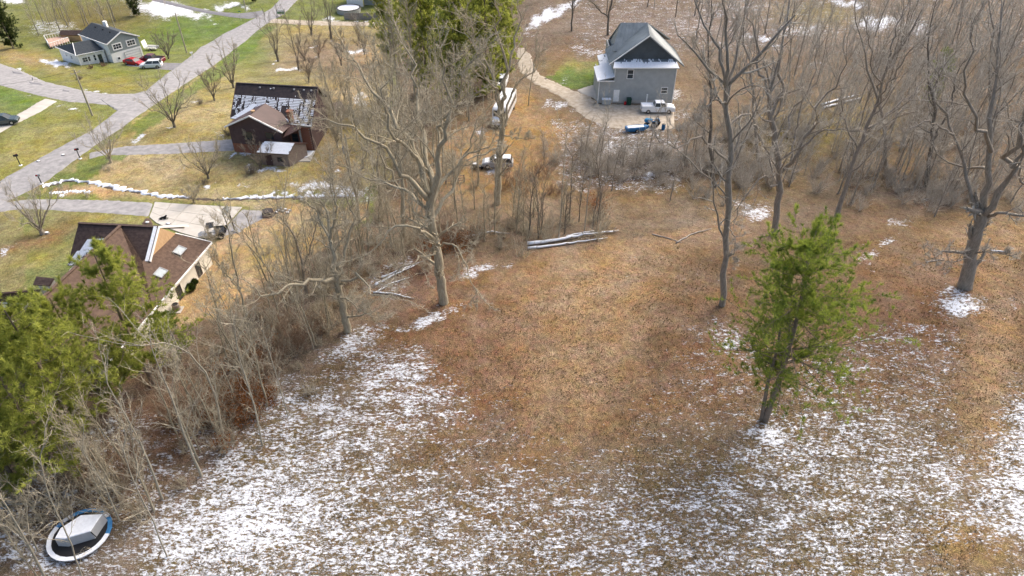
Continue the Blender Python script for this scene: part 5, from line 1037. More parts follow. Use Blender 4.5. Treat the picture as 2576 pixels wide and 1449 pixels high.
o = brush('far_woods', [([(90, 60), (330, 30)], 5, 16), ([(930, 400), (1060, 380), (1130, 450)], 4, 20), ([(640, 900), (850, 700), (960, 600)], 2.4, 10)], 'twig_tan', 12, arrs=WD, smin=.5, smax=1.0)
tag(o, 'tangle of bare pale crowns along the middle tree line', 'woods')
def leaves(name, pts, m, size, seed, lab, cat='leaves', flat=.5):
    r = np.random.default_rng(seed); n_ = len(pts); nrm = unit(np.concatenate([r.normal(0, flat, (n_, 2)), np.ones((n_, 1))], 1)); t1 = unit(np.cross(nrm, r.normal(size=(n_, 3)))); t2 = np.cross(nrm, t1); s = size * r.uniform(.5, 1.3, (n_, 1))
    v = np.stack([pts - t1 * s, pts + t2 * s * .6, pts + t1 * s, pts - t2 * s * .6 + nrm * s * .5], 1).reshape(-1, 3)
    return tag(link(name, np_mesh(name, v, np.arange(n_ * 4).reshape(-1, 4), M[m])), lab, cat, kind='stuff')
def cloudpts(bands, n_, h, seed):
    r = np.random.default_rng(seed); o = []
    for line, w, k in bands:
        L = resample([P(*q) for q in line], 60)
        for _ in range(k):
            a = L[r.integers(0, 60)]; x, y = a[0] + r.normal(0, w), a[1] + r.normal(0, w); q = r.normal(0, 1, (n_, 3)) * np.array([.55, .55, h * .28]); q[:, 2] = np.abs(q[:, 2] + h * .45); o.append(q + np.array([x, y, G(x, y)]))
    return np.concatenate(o)
leaves('rust_leaves', cloudpts([([(560, 1070), (640, 1010), (700, 960)], 1.2, 22), ([(600, 900), (700, 860)], 1.2, 5), ([(1110, 640), (1170, 600)], 1.2, 12), ([(1480, 530), (1500, 520)], .8, 3), ([(2060, 690), (2065, 680)], .3, 0)], 220, 2.0, 8), 'rust_leaf', .09, 8, 'rust orange leaves still clinging to low bushes in the thicket', flat=1.2)
r = np.random.default_rng(9); nL = 110000; yy = 24 + 60 * r.random(nL) ** 1.25; xx = r.uniform(-1, 1, nL) * (yy * .95 + 8)
Uq, Vq = toD(xx, yy, ground(xx, yy)); zc, sc_ = zone_at(xx, yy)
keep = inpoly(Uq, Vq, [(330, 1560), (560, 1140), (860, 870), (960, 640), (1180, 640), (1560, 590), (1900, 560), (2700, 500), (2700, 1560)]) & (r.random(nL) < np.clip(1.05 - sc_ * 1.3, .04, 1) * (.35 + .65 * vnoise(xx * .5, yy * .5)))
xx, yy = xx[keep], yy[keep]
leaves('leaf_litter', np.stack([xx, yy, ground(xx, yy) + .03], 1), 'dead_leaf', .07, 10, 'dead brown leaves scattered over the field')
nG = 26000; yy = 24 + 46 * r.random(nG) ** 1.2; xx = r.uniform(-1, 1, nG) * (yy * .95 + 8); Uq, Vq = toD(xx, yy, ground(xx, yy)); kp = inpoly(Uq, Vq, [(400, 1560), (600, 1140), (860, 880), (1300, 740), (1700, 620), (2700, 560), (2700, 1560)]) & (vnoise(xx * .35 + 5, yy * .7) + .2 * r.random(nG) > .48)
xx, yy = xx[kp], yy[kp]; c = np.stack([xx, yy, ground(xx, yy) - .02], 1)
v, f = tufts(c, np.repeat([[0, -.1, 1.0]], len(c), 0), 6, .24, .016, .5, r); tag(link('dry_grass', np_mesh('dry_grass', v, f, M['dry_grass'])), 'short dry grass tufts standing in the field', 'grass', kind='stuff')
# ------------------------------------------------------------------ vehicles
def loft(mb, secs, closed=True):
    """secs: list of (x, [(y, z), ...])"""
    n = len(secs[0][1]); k0 = len(mb.v)
    for x, ring in secs: mb.v += [(x, y, z) for y, z in ring]
    for i in range(len(secs) - 1):
        for j in range(n): a = k0 + i * n; mb.f.append((a + j, a + (j + 1) % n, a + n + (j + 1) % n, a + n + j))
    if closed: mb.f.append(tuple(k0 + j for j in reversed(range(n)))); mb.f.append(tuple(k0 + (len(secs) - 1) * n + j for j in range(n)))
    return mb
def sec(w, zb, zt, r=.12): return [(-w * .92, zb), (w * .92, zb), (w, zb + r), (w, zt - r), (w * .9, zt), (-w * .9, zt), (-w, zt - r), (-w, zb + r)]
def wheel(parent, x, y, r, w=.22):
    mb = MB().tube([(x, y - w / 2, r), (x, y + w / 2, r)], [r, r], 14); o = mb.build('wheel', M['rubber'], parent)
    s = 1 if y > 0 else -1; MB().tube([(x, y + s * w * .35, r), (x, y + s * (w * .5 + .02), r)], [r * .62, r * .55], 10).build('rim', M['steel'], o)
def car(u, v, rz, lab, paint, kind='suv', cat='car', name='parked_car', snow=False, loc=None):
    p = loc or P(u, v); t = empty(name, (p[0], p[1], p[2] + .08), lab, cat, None, math.radians(rz)); pm = M[paint]
    D_ = dict(sedan=dict(L=4.7, w=.9, hood=.82, belt=.95, top=1.42, c=(-1.75, -1.0, .55, 1.25), trunk=.95), suv=dict(L=4.6, w=.93, hood=1.0, belt=1.08, top=1.7, c=(-2.15, -1.9, .45, 1.15), trunk=1.05), pickup=dict(L=5.7, w=.97, hood=1.15, belt=1.2, top=1.85, c=(-.75, -.55, .95, 1.45), trunk=1.2),
              wagon=dict(L=4.9, w=.93, hood=.95, belt=1.05, top=1.65, c=(-2.3, -1.95, .6, 1.3), trunk=1.05))[kind]
    L, w = D_['L'] / 2, D_['w']
    S_ = [(-L, sec(w * .86, .42, D_['trunk'] - .14)), (-L + .12, sec(w * .97, .3, D_['trunk'])), (-L * .55, sec(w, .25, D_['trunk'])), (-.1, sec(w, .25, D_['belt'])), (D_['c'][3] - .1, sec(w, .25, D_['belt'])), (D_['c'][3] + .25, sec(w, .25, D_['hood'] + .03)), (L - .35, sec(w * .97, .28, D_['hood'] - .06)), (L - .06, sec(w * .9, .32, D_['hood'] - .2)), (L, sec(w * .84, .4, D_['hood'] - .3))]
    body = loft(MB(), S_).build('body', pm, t, smooth=False)
    c = D_['c']; zb, zt = D_['belt'] - .02, D_['top']
    g_ = MB().hexa([(c[0], -w * .9, zb), (c[3], -w * .9, zb), (c[3], w * .9, zb), (c[0], w * .9, zb)], [(c[1], -w * .72, zt - .04), (c[2], -w * .72, zt - .04), (c[2], w * .72, zt - .04), (c[1], w * .72, zt - .04)]); g_.build('windows', M['glass'], t)
    MB().hexa([(c[1] - .03, -w * .75, zt - .07), (c[2] + .04, -w * .75, zt - .07), (c[2] + .04, w * .75, zt - .07), (c[1] - .03, w * .75, zt - .07)], [(c[1] + .1, -w * .66, zt), (c[2] - .1, -w * .66, zt), (c[2] - .1, w * .66, zt), (c[1] + .1, w * .66, zt)]).build('roof', M['snow'] if snow else pm, t)
    for s in (-1, 1):
        mb = MB()
        for xa, xb in ((c[0], c[1]), (c[3], c[2]), ((c[0] + c[3]) / 2, (c[1] + c[2]) / 2)): mb = MB().bar((xa, s * w * .905, zb), (xb, s * w * .73, zt - .05), .07); mb.build('pillar', pm, t)
        MB().box(L - .16, L - .01, *sorted((s * w * .5, s * w * .82)), D_['hood'] - .34, D_['hood'] - .2).build('headlight', M['sky_glass'], t)
        MB().box(-L - .01, -L + .14, *sorted((s * w * .6, s * w * .85)), D_['trunk'] - .4, D_['trunk'] - .18).build('taillight', M['red_paint'], t)
        MB().box(c[3] - .35, c[3] - .18, *sorted((s * w * .95, s * w * 1.12)), zb - .02, zb + .13).build('mirror', pm, t)
        for x in (-L * .6, L * .62): wheel(t, x, s * (w - .1), .36 if kind != 'sedan' else .33)
    MB().box(L - .06, L + .015, -w * .45, w * .45, .42, .62).build('grille', M['black_plastic'], t)
    if kind == 'pickup':
        MB().box(-L + .14, c[0] - .08, -w * .8, w * .8, D_['trunk'] - .02, D_['trunk'] + .012).build('cargo_bed', M['snow'] if snow else M['black_plastic'], t)
        for s in (-1, 1): MB().box(-L + .06, c[0], *sorted((s * w * .8, s * w * .95)), D_['trunk'] - .03, D_['trunk'] + .1).build('bed_side', pm, t)
        MB().box(-L + .02, -L + .12, -w * .9, w * .9, D_['trunk'] - .03, D_['trunk'] + .1).build('tailgate', pm, t)
    if snow: MB().hexa([(c[3] + .2, -w * .8, D_['hood'] + .0), (L - .4, -w * .75, D_['hood'] - .1), (L - .4, w * .75, D_['hood'] - .1), (c[3] + .2, w * .8, D_['hood'])], [(c[3] + .25, -w * .75, D_['hood'] + .1), (L - .45, -w * .7, D_['hood'] + .0), (L - .45, w * .7, D_['hood']), (c[3] + .25, w * .75, D_['hood'] + .1)]).build('hood_snow', M['snow'], t)
    return t
car(339, 163, -20, 'bright red low sedan nearest the white garage door', 'red_paint', 'sedan')
car(385, 158, 172, 'dark maroon pickup truck behind the white suv on the dark drive', 'maroon_paint', 'pickup', 'truck', 'pickup_truck')
car(383, 171, 190, 'white suv with dark windows in front of the maroon pickup', 'white_car', 'suv')
car(10, 313, 17, 'dark green black wagon cut by the left frame edge on the pale driveway', 'dark_car', 'wagon')
car(1262, 217, 262, 'snow-topped white pickup parked under the green pines', 'white_car', 'pickup', 'truck', 'pickup_truck', snow=True)
car(1653, 282, 0, 'snow-covered white pickup parked along the grey house wall', 'white_car', 'pickup', 'truck', 'pickup_truck', snow=True)
car(1252, 420, 178, 'derelict silver hatchback with snow on it in the orange grass behind the tall straight tree', 'silver_car', 'suv', snow=True)
# long white bus parked beside the drive
a, b = P(1252, 325), P(1283, 262); d = (b - a); p = (a + b) / 2; p.z = G(p.x, p.y)
t = empty('parked_bus', p, 'long white bus or camper parked under the tall straight tree', 'bus', None, math.atan2(-d.y, -d.x)); L = 5.0
loft(MB(), [(-L, sec(1.2, .5, 2.9, .2)), (L - 1.6, sec(1.22, .45, 2.95, .2)), (L - 1.3, sec(1.2, .45, 2.7, .2)), (L - 1.1, sec(1.15, .45, 1.5, .15)), (L, sec(1.0, .5, 1.2, .15))]).build('body', M['white_car'], t)
MB().box(-L + .1, L - 1.8, -1.1, 1.1, 2.95, 3.02, .1, .1).build('roof_snow', M['snow'], t)
MB().hexa([(L - 1.36, -1.0, 1.6), (L - 1.1, -1.0, 1.6), (L - 1.1, 1.0, 1.6), (L - 1.36, 1.0, 1.6)], [(L - 1.5, -.95, 2.5), (L - 1.22, -.95, 2.5), (L - 1.22, .95, 2.5), (L - 1.5, .95, 2.5)]).build('windscreen', M['glass'], t)
for s in (-1, 1):
    for k in range(7): x = -L + .7 + k * 1.05; MB().box(x, x + .75, *sorted((s * 1.19, s * 1.245)), 1.6, 2.3).build('window', M['glass'], t)
    for x in (-L + 1.8, L - 1.0): wheel(t, x, s * 1.05, .46, .28)
    MB().box(L - .05, L + .03, *sorted((s * .6, s * .85)), .75, .95).build('headlight', M['sky_glass'], t)
MB().box(-.5, .3, -.35, .35, 3.0, 3.22).build('roof_hatch', M['black_plastic'], t)
MB().box(L, L + .15, -1.05, 1.05, .4, .6).build('bumper', M['black_plastic'], t)
# compact side-by-side buggy and cart at the corner of the skylight house
p = P(536, 598); t = empty('utility_buggy', p, 'black open utility buggy with a grey bonnet parked at the corner of the white house', 'buggy', None, math.radians(200))
loft(MB(), [(.5, sec(.7, .35, .75)), (1.1, sec(.7, .35, .85)), (1.55, sec(.55, .4, .7))]).build('bonnet', M['grey_plastic'], t)
loft(MB(), [(-1.5, sec(.72, .4, .95)), (-.5, sec(.72, .4, .95))]).build('cargo_box', M['black_plastic'], t); MB().box(-.5, .5, -.68, .68, .35, .5).build('floor', M['black_plastic'], t)
for s in (-1, 1): MB().box(-.45, 0, *sorted((s * .08, s * .6)), .5, .72).build('seat', M['grey_tarp'], t); MB().tube([(.75, s * .66, .8), (.35, s * .62, 1.75), (-.5, s * .62, 1.78), (-.75, s * .66, .9)], .03, 6).build('roll_bar', M['black_plastic'], t)
MB().box(-.5, .36, -.64, .64, 1.76, 1.82).build('roof', M['black_plastic'], t)
for s in (-1, 1):
    for x in (-1.0, 1.05): wheel(t, x, s * .68, .32, .26)
p = P(556, 588); t = empty('garden_trailer', p, 'small black two-wheeled cart standing beside the buggy', 'cart', None, math.radians(190))
MB().box(-.8, .8, -.55, .55, .45, .5).build('bed', M['black_plastic'], t); MB().box(-.8, .8, -.55, -.5, .5, .85).build('side', M['black_plastic'], t); MB().box(-.8, .8, .5, .55, .5, .85).build('side', M['black_plastic'], t); MB().bar((.8, 0, .46), (1.6, 0, .3), .06).build('tow_bar', M['steel'], t)
for s in (-1, 1): wheel(t, 0, s * .66, .3, .16)
# utility trailer on the upper lawn
p = P(385, 126); t = empty('utility_trailer', p, 'small pale utility trailer with raised ramp on the green lawn behind the garage', 'trailer', None, math.radians(-8))
MB().box(-1.6, 1.4, -.8, .8, .5, .6).build('bed', M['grey_plastic'], t); MB().hexa([(-1.65, -.8, .6), (-1.58, -.8, .6), (-1.58, .8, .6), (-1.65, .8, .6)], [(-1.95, -.8, 2.2), (-1.88, -.8, 2.2), (-1.88, .8, 2.2), (-1.95, .8, 2.2)]).build('ramp', M['white_paint'], t)
for s in (-1, 1): MB().box(-1.5, 1.4, *sorted((s * .76, s * .82)), .6, .95).build('side_rail', M['white_paint'], t); wheel(t, -.1, s * .9, .32)
MB().bar((1.4, 0, .5), (2.4, 0, .45), .08).build('tow_bar', M['steel'], t)
# small tractor, tipped blue boat trailer, barrel, bin and cabinet by the grey house
p = P(1641, 318); t = empty('blue_tractor', p, 'small blue tractor standing on the gravel yard below the snow-covered pickup', 'tractor', None, math.radians(150))
loft(MB(), [(.2, sec(.35, .6, 1.15)), (1.2, sec(.33, .6, 1.1)), (1.4, sec(.28, .65, 1.0))]).build('bonnet', mat('tractor_blue', (.02, .20, .42), .4, .1), t)
MB().box(-.7, .2, -.32, .32, .55, .75).build('chassis', M['black_plastic'], t); MB().box(-.65, -.2, -.25, .25, .85, .98).box(-.68, -.6, -.25, .25, .98, 1.35).build('seat', M['black_plastic'], t, 'stuff'); 
for s in (-1, 1): wheel(t, -.5, s * .62, .55, .3); wheel(t, .95, s * .5, .32, .18); MB().tube([(-.95, s * .5, .9), (-.75, s * .6, 1.2), (-.3, s * .6, 1.2), (-.05, s * .5, .95)], .08, 6).build('mudguard', MATS['tractor_blue'], t)
MB().tube([(.15, 0, 1.0), (-.05, 0, 1.25)], .025, 6).build('steering_column', M['black_plastic'], t); MB().tube([(-.7, -.4, .9), (-.7, -.4, 1.9), (-.7, .4, 1.9), (-.7, .4, .9)], .035, 6).build('roll_bar', M['black_plastic'], t)
p = P(1602, 330); t = empty('snowy_boat', p, 'low blue boat hull powdered with snow at the front edge of the gravel yard', 'boat', None, math.radians(8))
hull = [(-1.9, sec(.6, .25, .8, .2)), (0, sec(.7, .2, .85, .2)), (1.1, sec(.5, .25, .88, .2)), (1.9, sec(.1, .5, .9, .1))]
loft(MB(), hull).build('hull', M['blue_plastic'], t); MB().hexa([(-1.7, -.5, .84), (1.0, -.45, .9), (1.0, .3, .9), (-1.7, .35, .84)], [(-1.6, -.4, .92), (.9, -.3, .95), (.9, .2, .95), (-1.6, .25, .92)]).build('snow_patch', M['snow'], t)
for s in (-1, 1): wheel(t, -.2, s * .72, .3, .15)
p = P(1668, 326); t = empty('blue_barrel', p, 'upright blue plastic barrel at the right end of the gravel yard', 'barrel')
MB().tube([(0, 0, 0), (0, 0, .1), (0, 0, .3), (0, 0, .33), (0, 0, .6), (0, 0, .63), (0, 0, .88), (0, 0, .92)], [.27, .3, .3, .31, .31, .3, .3, .27], 14).build('body', M['blue_plastic'], t); MB().tube([(0, 0, .92), (0, 0, .95)], [.28, .28], 14).build('rim', M['black_plastic'], t)
g = G(16, 113)
t = empty('storage_chest', (16.35, 113.3, g + .07), 'grey storage chest topped with snow left of the white side door', 'chest'); MB().box(-.75, .75, -.35, .35, .1, .95).build('body', M['grey_siding'], t); MB().box(-.8, .8, -.4, .4, .95, 1.08, .04, .04).build('snow_top', M['snow'], t)
for x in (-.65, .65): MB().box(x - .06, x + .06, -.3, .3, -.05, .1).build('foot', M['black_plastic'], t)
t = empty('wheelie_bin', (20.3, 113.3, g + .07), 'dark green wheeled rubbish bin against the grey house wall', 'bin'); MB().box(-.33, .33, -.38, .38, .05, 1.05, -.05, -.05).build('body', mat('bin_green', (.01, .05, .035), .5, .1), t); MB().box(-.4, .4, -.45, .45, 1.06, 1.13).build('lid', MATS['bin_green'], t)
for s in (-1, 1): MB().tube([(s * .3 - .04, .35, .12), (s * .3 + .04, .35, .12)], [.12, .12], 10).build('wheel', M['rubber'], t)
t = empty('red_canister', (19.65, 113.2, g + .07), 'small red container tucked beside the dark green bin', 'container'); MB().tube([(0, 0, 0), (0, 0, .5), (0, 0, .58)], [.2, .2, .1], 10).build('body', M['red_paint'], t); MB().tube([(0, 0, .58), (0, 0, .64)], .05, 6).build('cap', M['black_plastic'], t)
t = empty('white_post', (23.2, 112.6, g), 'stubby white post standing before the grey house wall', 'post'); MB().box(-.09, .09, -.09, .09, -.3, 2.1).build('shaft', M['white_paint'], t); MB().box(-.12, .12, -.12, .12, 2.1, 2.16).build('cap', M['white_paint'], t)
# quad bike lying in the orange grass
p = P(1199, 424); t = empty('ride_on_mower', p, 'dark ride-on mower with snow on it left of the derelict silver car', 'mower', None, math.radians(-40))
loft(MB(), [(-.6, sec(.35, .3, .6)), (.1, sec(.35, .3, .55)), (.5, sec(.3, .35, .75)), (.9, sec(.25, .35, .65))]).build('body', M['black_plastic'], t); MB().box(-.55, -.1, -.25, .25, .62, .75).build('seat', M['snow'], t); MB().tube([(.3, 0, .6), (.1, 0, .95)], .03, 6).build('steering_column', M['steel'], t)
for s in (-1, 1): wheel(t, -.4, s * .42, .26, .2); wheel(t, .7, s * .38, .2, .15)
# ------------------------------------------------------------------ poles, wires, mailboxes
def pole(b, h, lab, arm=True, transformer=False, arz=.4):
    p = P(*b); t = empty('utility_pole', p, lab, 'utility pole'); MB().tube([(0, 0, -1), (0, 0, h * .5), (0, 0, h)], [.17, .145, .115], 9).build('shaft', M['pole_wood'], t)
    c, s = math.cos(arz), math.sin(arz)
    if arm:
        MB().bar((-.8 * c, -.8 * s, h - .5), (.8 * c, .8 * s, h - .5), .1, .12).build('crossarm', M['pole_wood'], t)
        for k in (-.7, .7, .0): MB().tube([(k * c, k * s, h - .42 + (.42 if k == 0 else 0)), (k * c, k * s, h - .22 + (.42 if k == 0 else 0))], [.05, .04], 7).build('insulator', M['grey_plastic'], t)
    if transformer:
        MB().tube([(-.42, 0, h - 2.6), (-.42, 0, h - 1.65)], [.27, .27], 12).build('transformer', M['grey_plastic'], t); MB().tube([(-.42, 0, h - 1.65), (-.42, 0, h - 1.55), (-.42, 0, h - 1.4)], [.22, .06, .05], 8).build('bushing', M['mulch'], t)
    return p + V3((0, 0, h))
t1 = pole((233, 291), 7.9, 'leaning-looking utility pole on the small lawn between the side road and main road', arz=1.0)
t2 = pole((470, 133), 9.2, 'tall grey utility pole on the green lawn beside the far driveway', arz=1.0)
t3 = pole((891, 482), 8.5, 'utility pole with a grey transformer in the brush right of the brown house', transformer=True)
t4 = pole((619, 26), 8.5, 'utility pole beside the road junction at the top edge'); t5 = pole((290, 72), 6, 'short utility pole behind the split-level house', arm=False)
def wire(a, b, sag, lab):
    pts = [a.lerp(b, k / 16) - V3((0, 0, sag * 4 * (k / 16) * (1 - k / 16))) for k in range(17)]; mb = MB().tube([q - a for q in pts], .014, 4)
    o = mb.build('overhead_wire', M['black_plastic']); o.location = a; tag(o, lab, 'wire')
wire(t1, t2, 1.0, 'overhead wire between the near lawn pole and the far lawn pole'); wire(t2, t4, 1.0, 'overhead wire from the far lawn pole to the pole at the top edge'); wire(t1, t3, 1.4, 'overhead wire from the lawn pole to the transformer pole'); wire(t1, P(-80, 350) + V3((0, 0, 8)), .6, 'overhead wire leaving the lawn pole towards the left edge')
def mailbox(b, lab, rz, m='black_plastic', hh=1.05):
    t = empty('mailbox', P(*b), lab, 'mailbox', None, math.radians(rz)); MB().box(-.06, .06, -.06, .06, -.3, hh).build('post', M['black_plastic'] if m != 'white_paint' else M['white_paint'], t)
    r_ = [(-.14, 0), (.14, 0), (.14, .16), (.1, .26), (0, .3), (-.1, .26), (-.14, .16)]; loft(MB(), [(-.32, [(y, z + hh) for y, z in r_]), (.28, [(y, z + hh) for y, z in r_])]).build('box', M[m], t)
    MB().box(.0, .22, .14, .16, hh + .12, hh + .3).build('flag', M['red_paint'], t); MB().tube([(0, 0, -.02), (0, 0, .05)], [.3, .22], 8).build('snow_collar', M['snow'], t)
mailbox((52, 416), 'black mailbox on the left side of the main road', 30, hh=1.5); mailbox((202, 399), 'black mailbox at the corner of the middle drive', 210, hh=1.4); mailbox((105, 462), 'grey green mailbox leaning at the road end of the snowy ditch', 200, 'grey_plastic', 1.2); mailbox((486, 148), 'white mailbox post beside the far drive', 30, 'white_paint', 1.3)
t = empty('yard_sign', P(708, 41), 'small green and white sign board beside the gravel lane', 'sign'); MB().box(-1.1, 1.1, -.04, .04, .5, 1.7).build('board', M['white_paint'], t); MB().box(-.95, .95, -.06, -.041, .65, 1.25).build('panel', mat('sign_green', (.10, .28, .14), .6, .1), t)
for x in (-1.1, 1.1): MB().box(x - .06, x + .06, -.05, .05, -.3, 1.8).build('post', M['weathered_wood'], t)
# street sign at the junction
t = empty('street_sign', P(607, 52), 'slim street sign pole at the top junction', 'sign'); MB().tube([(0, 0, -.2), (0, 0, 2.6)], .04, 6).build('pole', M['steel'], t); MB().box(-.4, .4, -.015, .015, 2.3, 2.55).build('plate', MATS['sign_green'], t)
# basketball hoop
p = P(592, 582); t = empty('basketball_hoop', p, 'portable basketball hoop on the edge of the drive', 'basketball hoop', None, math.radians(-20))
MB().box(-.4, .75, -.4, .4, .05, .2, .1, .1).build('base', M['grey_plastic'], t); MB().tube([(0, 0, .2), (-.1, 0, 2.6)], .075, 8).build('pole', M['black_plastic'], t); MB().bar((-.1, 0, 2.55), (-.5, 0, 2.9), .06).build('arm', M['black_plastic'], t)
bb = MB().box(-.56, -.52, -.55, .55, 2.5, 3.3).build('backboard', M['sky_glass'], t)
mb = MB()
for a_, b_ in (((-.55, 2.5), (.55, 2.5)), ((.55, 2.5), (.55, 3.3)), ((.55, 3.3), (-.55, 3.3)), ((-.55, 3.3), (-.55, 2.5)), ((-.22, 2.65), (.22, 2.65)), ((.22, 2.65), (.22, 2.98)), ((.22, 2.98), (-.22, 2.98)), ((-.22, 2.98), (-.22, 2.65))): mb.bar((-.58, a_[0], a_[1]), (-.58, b_[0], b_[1]), .08, .08)
mb.build('frame', M['black_plastic'], bb); MB().tube([(-.8 + .22 * math.cos(a), .22 * math.sin(a), 2.62) for a in np.linspace(0, 6.283, 13)], .015, 5).build('rim', M['orange'], t)
# covered stack, rocks
p = P(676, 543); t = empty('covered_woodpile', p, 'dark tarp-covered pile at the far end of the drive', 'woodpile', None, .15)
ring = [(-.8, -.5), (.5, -.65), (.85, 0), (.7, .6), (-.3, .75), (-.9, .3)]; MB().hexa([(x, y, -.1) for x, y in ring], [(x * .8, y * .75, .8 + .1 * y) for x, y in ring]).build('tarp', mat('dark_tarp', (.06, .05, .05), .7, .3, 4, .4), t); MB().box(-.7, .6, -.62, -.5, 0, .4).build('firewood', M['weathered_wood'], t)
def rock(b, s, lab, grp=None, snowy=True):
    r = np.random.default_rng(int(b[0] * 7 + b[1])); t = empty('rock', P(*b), lab, 'rock', grp); ring = [(math.cos(a) * s * r.uniform(.7, 1.1), math.sin(a) * s * r.uniform(.6, .9)) for a in np.linspace(0, 6.283, 8)[:-1]]
    mb = MB().hexa([(x, y, -.1) for x, y in ring], [(x * .75, y * .7, s * r.uniform(.45, .6)) for x, y in ring]); mb.build('stone', M['rock'], t)
    if snowy: MB().hexa([(x * .72, y * .66, s * .55) for x, y in ring], [(x * .5, y * .5, s * .66) for x, y in ring]).build('snow_cap', M['snow'], t)
for i in range(7): rock((696 + i * 5.5, 536 - (i * 7 % 5) * 2.5), .34, 'snow-capped stone in the heap at the far end of the drive', 'stones at the end of the drive')
for b, l in [((98, 408), 'low grey garden stone on the lawn left of the main road'), ((160, 392), 'small pale stone on the lawn beside the main road'), ((424, 565), 'white stone in the dark planting bed'), ((372, 562), 'snow-capped stone on the left of the planting bed'), ((118, 588), 'stone at the foot of the wide pale tree')]: rock(b, .4, l)
# ditch with snowy banks
ditch = [(108, 470), (135, 464), (170, 455), (205, 457), (245, 464), (290, 474), (340, 483), (390, 491), (430, 497), (480, 499), (560, 503), (640, 500), (720, 498), (800, 497), (880, 494)]
sheet('ditch', [(u, v - 3.0) for u, v in ditch], [(u, v + 3.6) for u, v in ditch], mat('ditch_mud', (.08, .06, .045), .6, .4, 3), .05, 150, 5, rag=.35)
rr_ = np.random.default_rng(5)
def ragged(name, pts, up_, dn, seed, lift=.10):
    rr_ = np.random.default_rng(seed); n = 130; c = resample([P(*q) for q in pts], n); tn = np.gradient(c, axis=0); tn /= np.linalg.norm(tn, axis=1)[:, None]; no = np.stack([-tn[:, 1], tn[:, 0]], 1)
    w1 = up_ * (vnoise(np.arange(n) * .45 + seed * 9, 2) * 1.6 - .25).clip(0.02); w2 = dn * (vnoise(np.arange(n) * .5 + seed * 5, 7) * 1.5 - .2).clip(0.02); k = 5; s = np.linspace(0, 1, k)[None, :, None]
    a, b = c + no * w1[:, None], c - no * w2[:, None]; p = a[:, None] * (1 - s) + b[:, None] * s; z = ground(p[..., 0], p[..., 1]) + lift + .1 * np.sin(s[..., 0] * np.pi) * 1.0; z[:, 0] -= .12; z[:, -1] -= .12
    q = np.arange(n * k).reshape(n, k); q = np.stack([q[:-1, :-1], q[:-1, 1:], q[1:, 1:], q[1:, :-1]], -1).reshape(-1, 4)[:, ::-1]
    return tag(link(name, np_mesh(name, np.concatenate([p, z[..., None]], -1).reshape(-1, 3), q, M['snow'], True)), kind='structure')
ragged('snow_bank', [(u, v - 1) for u, v in ditch[:10]], .75, .55, 1); ragged('snow_bank', [(u, v - 1) for u, v in ditch[10:]], .7, .3, 2); ragged('snow_bank', [(125, 487), (150, 485), (185, 481), (230, 484)], .5, .5, 3, .04)
# ------------------------------------------------------------------ ring with blue pads and the snow-topped grey box in it
c0 = P(206, 1350); t = empty('trampoline', c0, 'round trampoline with blue pads under snow in the lower left thicket', 'trampoline')
R0 = 2.2; hh = .38; ring = [(math.cos(a), math.sin(a)) for a in np.linspace(0, 2 * math.pi, 25)]
for k in range(24):
    a_, b_ = ring[k], ring[k + 1]; snowy = not (k in (0, 1, 2, 4, 5, 6, 7, 8, 10))
    q = [(a_[0] * R0, a_[1] * R0), (b_[0] * R0, b_[1] * R0), (b_[0] * R0 * .86, b_[1] * R0 * .86), (a_[0] * R0 * .86, a_[1] * R0 * .86)]
    mb = MB().hexa([(x, y, hh - .04) for x, y in q], [(x, y, hh + (.05 if snowy else .02)) for x, y in q]); mb.build('pad', M['snow'] if snowy else M['blue_pad'], t)
    if not snowy: q2 = [(x * .985, y * .985) for x, y in q]; m2 = [q2[0], q2[1], ((q2[1][0] + q2[2][0]) / 2, (q2[1][1] + q2[2][1]) / 2), ((q2[0][0] + q2[3][0]) / 2, (q2[0][1] + q2[3][1]) / 2)]
MB().hexa([(x * R0 * .86, y * R0 * .86, hh - .05) for x, y in ring[:-1]], [(x * R0 * .86, y * R0 * .86, hh - .03) for x, y in ring[:-1]]).build('mat', M['black_plastic'], t)
for k in range(0, 24, 4): MB().tube([(ring[k][0] * R0 * .96, ring[k][1] * R0 * .96, -.1), (ring[k][0] * R0 * .96, ring[k][1] * R0 * .96, hh)], .03, 6).build('leg', M['steel'], t)
conv = lambda zx, zy: ((120 + zx / 6.3) / 1.1646, (1450 + zy / 6.3) / 1.1646)
tp = [PZ(*conv(660 + (x - 660) * 1.08, y - 15), c0.z + 1.25) for x, y in ((1105, 370), (740, 390), (380, 640), (285, 825), (450, 835), (900, 690), (1030, 480))]
t = empty('covered_tub', c0 + V3((0, 0, hh)), 'grey tarp-covered angular box with a snowy top standing on the trampoline', 'covered tub'); cc = sum(tp, V3()) / len(tp)
bt = [vz(cc + (q - cc) * 1.04, c0.z + hh) for q in tp]
MB().hexa([q - t.location for q in bt], [q - t.location for q in tp]).build('cover', M['grey_tarp'], t); MB().hexa([cc + (q - cc) * .99 - t.location for q in tp], [cc + (q - cc) * .96 + V3((0, 0, .07)) - t.location for q in tp]).build('snow_top', M['snow'], t)
MB().bar(tp[5] + V3((.05, -.05, 0)) - t.location, bt[5] + V3((.25, -.06, .05)) - t.location, .05).build('strap', M['black_plastic'], t)
